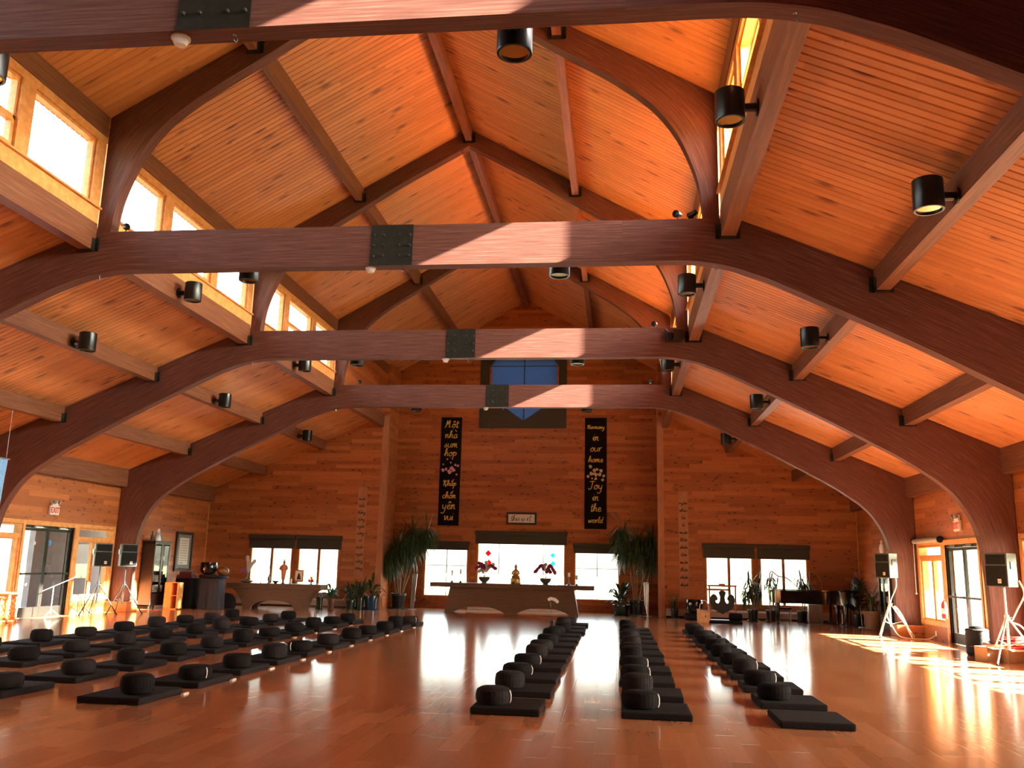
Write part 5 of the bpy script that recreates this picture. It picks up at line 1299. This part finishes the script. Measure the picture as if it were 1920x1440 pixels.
# keyboard at the right end of the body as seen; bent side towards the camera
out = [(L1,-.62),(L1,.85),(-.2,.85),(-.85,.85),(-1.12,.70),(L0-.02,.45),(L0,.20),(-1.08,-.02),(-.80,-.16),(-.35,-.24),(.15,-.40),(.55,-.58),(.8,-.62)]
oc = []
oc = out[:4] + [p[:2] for p in catmull([(a, b, 0) for a, b in out[3:]], 4)][1:-1] + [out[-1]]
m = MB(); m.prism(oc, .66, 1.05, 'xy'); obj('case', m, 'piano', t, sm=True)
lid = [(x*1.015, y*1.015 + .005) for x, y in oc]; obj('lid', MB().prism(lid, 1.055, 1.085, 'xy'), 'piano', t, bevel=.004)
obj('key_bed', MB().box(L1-.02, L1+.10, -.60, .83, .62, .70).box(L1+.0, L1+.12, -.62, -.54, .62, .92).box(L1, L1+.12, .77, .85, .62, .92), 'piano', t, bevel=.006)
obj('keys', MB().box(L1+.0, L1+.09, -.53, .76, .70, .73), 'paper', t)
for x, y in ((-.95,.35),(.95,-.45),(.95,.65)):
    obj('leg', MB().tube([(x,y,.66),(x,y,.55),(x,y,.20),(x,y,.07)], [.075,.085,.05,.045], 12).lathe([(0,0),(.035,0),(.04,.03),(.035,.07),(0,.07)], (x,y,0), 10), 'piano', t, sm=True)
obj('pedal_lyre', MB().tube([(.62,-.02,.66),(.62,-.02,.12)], .022, 8).tube([(.62,.18,.66),(.62,.18,.12)], .022, 8).box(.54,.72,-.10,.26,.05,.13).tube([(.72,.0,.08),(.84,.0,.06)], .012, 6).tube([(.72,.08,.08),(.84,.08,.06)], .012, 6).tube([(.72,.16,.08),(.84,.16,.06)], .012, 6), 'piano', t)
o = obj('piano_cover_cloth', MB().box(.0,.42,-.36,.36,0,.012).box(.41,.43,-.36,.36,-.44,.012).box(0,.42,-.37,-.355,-.44,.012).prism([(0,-.44),(.43,-.44),(.24,-.60)], -.372, -.357), 'cloth2', None, (10.42, 29.30, 1.087)); tag(o, 'black cloth hanging over the right end of the grand piano', 'cloth')
t = thing('metal_chair', 'metal-framed chair with dark seat tucked under the piano', 'chair', (8.80, 30.2, 0))
for sx in (-.2, .2):
    obj('frame', MB().tube([(sx-.03*(1 if sx<0 else -1)*-1,-.2,0),(sx,-.17,.44),(sx,.18,.46),(sx,.22,0.0)], .012, 8).tube([(sx,.18,.46),(sx,.24,.85)], .012, 8), 'silver', t)
obj('seat', MB().box(-.22,.22,-.2,.2,.45,.49), 'cloth2', t, bevel=.015); obj('backrest', MB().box(-.2,.2,.20,.24,.62,.84), 'cloth2', t, bevel=.015)
o = obj('arched_rod', MB().tube(catmull([(8.5,30.9,0.02),(8.5,30.9,1.3),(8.55,30.8,1.62),(8.75,30.7,1.48),(9.0,30.6,1.42),(9.35,30.5,1.12)], 6), .015, 6), 'stem', sm=True); tag(o, 'long thin arched rod beside the window left of the piano lid', 'rod')
o = obj('arched_rod', MB().tube(catmull([(10.1,30.9,0.02),(9.75,30.7,1.5),(9.9,30.6,1.6),(10.05,30.6,1.42),(10.12,30.6,1.10)], 6), .015, 6), 'stem', sm=True); tag(o, 'thin arched rod curving down behind the piano tail', 'rod')
# grey screen panels beneath the piano
o = obj('grey_box', MB().box(-.22,.22,-.12,.12,0,.58), 'heater', None, (9.98, 31.2, 0), bevel=.01); tag(o, 'pale grey box standing on the floor behind the piano legs', 'box')

# right cabinet, statue on it, things around
glass_cabinet(11.27, 27.1, PI, 'tall dark glass-door cabinet behind the loudspeaker on the right', 2)
for k, (z, hh) in enumerate(((.52,.2),(.84,.16),(1.18,.12),(1.52,.2))):
    m = MB(); 
    for q in range(4): m.box(-.10, .10, -.13, .13, hh*q/4, hh*(q+.93)/4)
    o = obj('folded_cloth', m, 'paper', None, (11.18, 26.85, z), bevel=.01); tag(o, f'pale folded cloths on the {ORD[k]} shelf from below of the right cabinet', 'folded cloth', 'folded cloths in the right cabinet')
t = thing('white_statue', 'small white standing statue on top of the right cabinet', 'statue', (11.05, 27.0, 2.13))
obj('figure', MB().lathe([(0,0),(.07,0),(.06,.05),(.075,.15),(.08,.24),(.06,.32),(.03,.35),(.038,.39),(.03,.43),(0,.46)], (0,0,0), 16, 1, .8), 'porcelain', t, sm=True)
t = thing('hanging_bag', 'blue-grey cloth bag hanging on the corner of the right wall', 'bag', (11.35, 31.3, .95))
obj('bag_body', MB().lathe([(0,0),(.13,.0),(.17,.15),(.16,.35),(.10,.50),(.04,.55),(0,.55)], (0,0,0), 16, 1, .6), 'bagcloth', t, sm=True)
obj('strap', MB().tube([(-.06,0,.5),(.0,0,.72),(.06,0,.5)], .008, 6), 'paper', t); obj('wall_hook', MB().tube([(-.01,0,.71),(.02,0,.69),(.05,0,.72),(.252,0,.74)], .008, 6), 'silver', t)
t = thing('cross_stand', 'thin pale cross-shaped stand at the right of the piano', 'stand', (10.98, 29.2, 0))
obj('upright', MB().tube([(-.03,0,0),(-.08,0,.98)], .012, 8), 'alu', t); obj('cross_bar', MB().tube([(-.17,0,.46),(.14,0,.45)], .010, 6).ball((.16,0,.45), .025, 8, 6), 'alu', t)
obj('base_plate', MB().lathe([(0,0),(.14,0),(.13,.02),(0,.025)], (0,0,0), 16), 'alu', t)
t = thing('drum_stand', 'short chrome pedestal right of the piano', 'stand', (10.62, 30.2, 0))
obj('pedestal', MB().lathe([(0,0),(.12,0),(.05,.04),(.03,.10),(.03,.36),(.06,.40),(0,.41)], (0,0,0), 16), 'silver', t, sm=True); obj('top_plate', MB().lathe([(0,.41),(.15,.41),(.15,.46),(0,.46)], (0,0,0), 16), 'cab', t)
t = thing('side_table', 'dark side table with papers behind the piano tail, right wall', 'table', (11.15, 30.3, 0))
obj('table_top', MB().box(-.38,.38,-.35,.35,.76,.80), 'cab', t)
for sx in (-.34,.34):
    for sy in (-.31,.31): obj('leg', MB().box(sx-.02,sx+.02,sy-.02,sy+.02,0,.76), 'cab', t)
o = obj('paper_stack', MB().box(-.12,.12,-.1,.1,0,.05).box(-.09,.13,-.08,.1,.05,.09), 'paper', None, (11.1, 30.15, .80)); tag(o, 'small stack of white papers on the dark side table', 'paper')
# by the right doors
t = thing('woven_basket', 'tall black woven basket by the right doors', 'basket', (10.98, 20.25, 0))
obj('basket_body', MB().lathe([(0,0),(.20,0)] + [(.22 + .012*(k % 2), .02 + .045*k) for k in range(1, 12)] + [(.20,.54),(.17,.54),(.17,.1),(0,.08)], (0,0,0), 24), 'basket', t, sm=True)
obj('cloth_inside', MB().ball((0,0,.52), .16, 14, 8, (1,1,.5)), 'cloth2', t, sm=True)
o = obj('black_bag', MB().lathe([(0,0),(.24,0),(.28,.15),(.25,.36),(.15,.50),(0,.55)], (0,0,0), 18, 1, .7), 'cloth2', None, (11.27, 20.75, 0), sm=True); tag(o, 'slumped black bag between woven basket and right doors', 'bag')
def carton(x, y, rz, w, d, h, label):
    t = thing('cardboard_box', label, 'box', (x, y, 0), rz, 'cardboard boxes by the right column')
    m = MB(); m.box(-w,w,-d,d,0,.01); 
    for a in ((-w,-w+.008,-d,d),(w-.008,w,-d,d),(-w,w,-d,-d+.008),(-w,w,d-.008,d)): m.box(a[0],a[1],a[2],a[3],.01,h)
    obj('box_body', m, 'carton', t)
    for s in (-1, 1):
        m = MB(); m.q([(-w, s*d, h), (w, s*d, h), (w*.95, s*(d+.13), h-.03), (-w*.95, s*(d+.13), h-.03)]); obj('flap', m, 'carton', t)
carton(11.22, 18.86, .05, .30, .22, .26, 'open cardboard box with red cord bundle beside the pale tripod')
carton(10.68, 18.98, .5, .17, .15, .28, 'small open cardboard box next to the woven basket')
o = obj('cord_bundle', MB().tube([(.16*math.cos(a*PI/5)*(1+.02*a), .12*math.sin(a*PI/5), .10+.01*a) for a in range(31)], .02, 6), 'red', None, (11.14, 18.86, .10), sm=True); tag(o, 'bundle of red cord in the open cardboard box', 'cord')
o = obj('cord_bundle', MB().tube([(.14*math.cos(a*PI/5), .13*math.sin(a*PI/5)*(1-.01*a), .06+.006*a) for a in range(26)], .02, 6), 'paper', None, (11.33, 18.88, .24), sm=True); tag(o, 'bundle of white cable in the open cardboard box', 'cord')
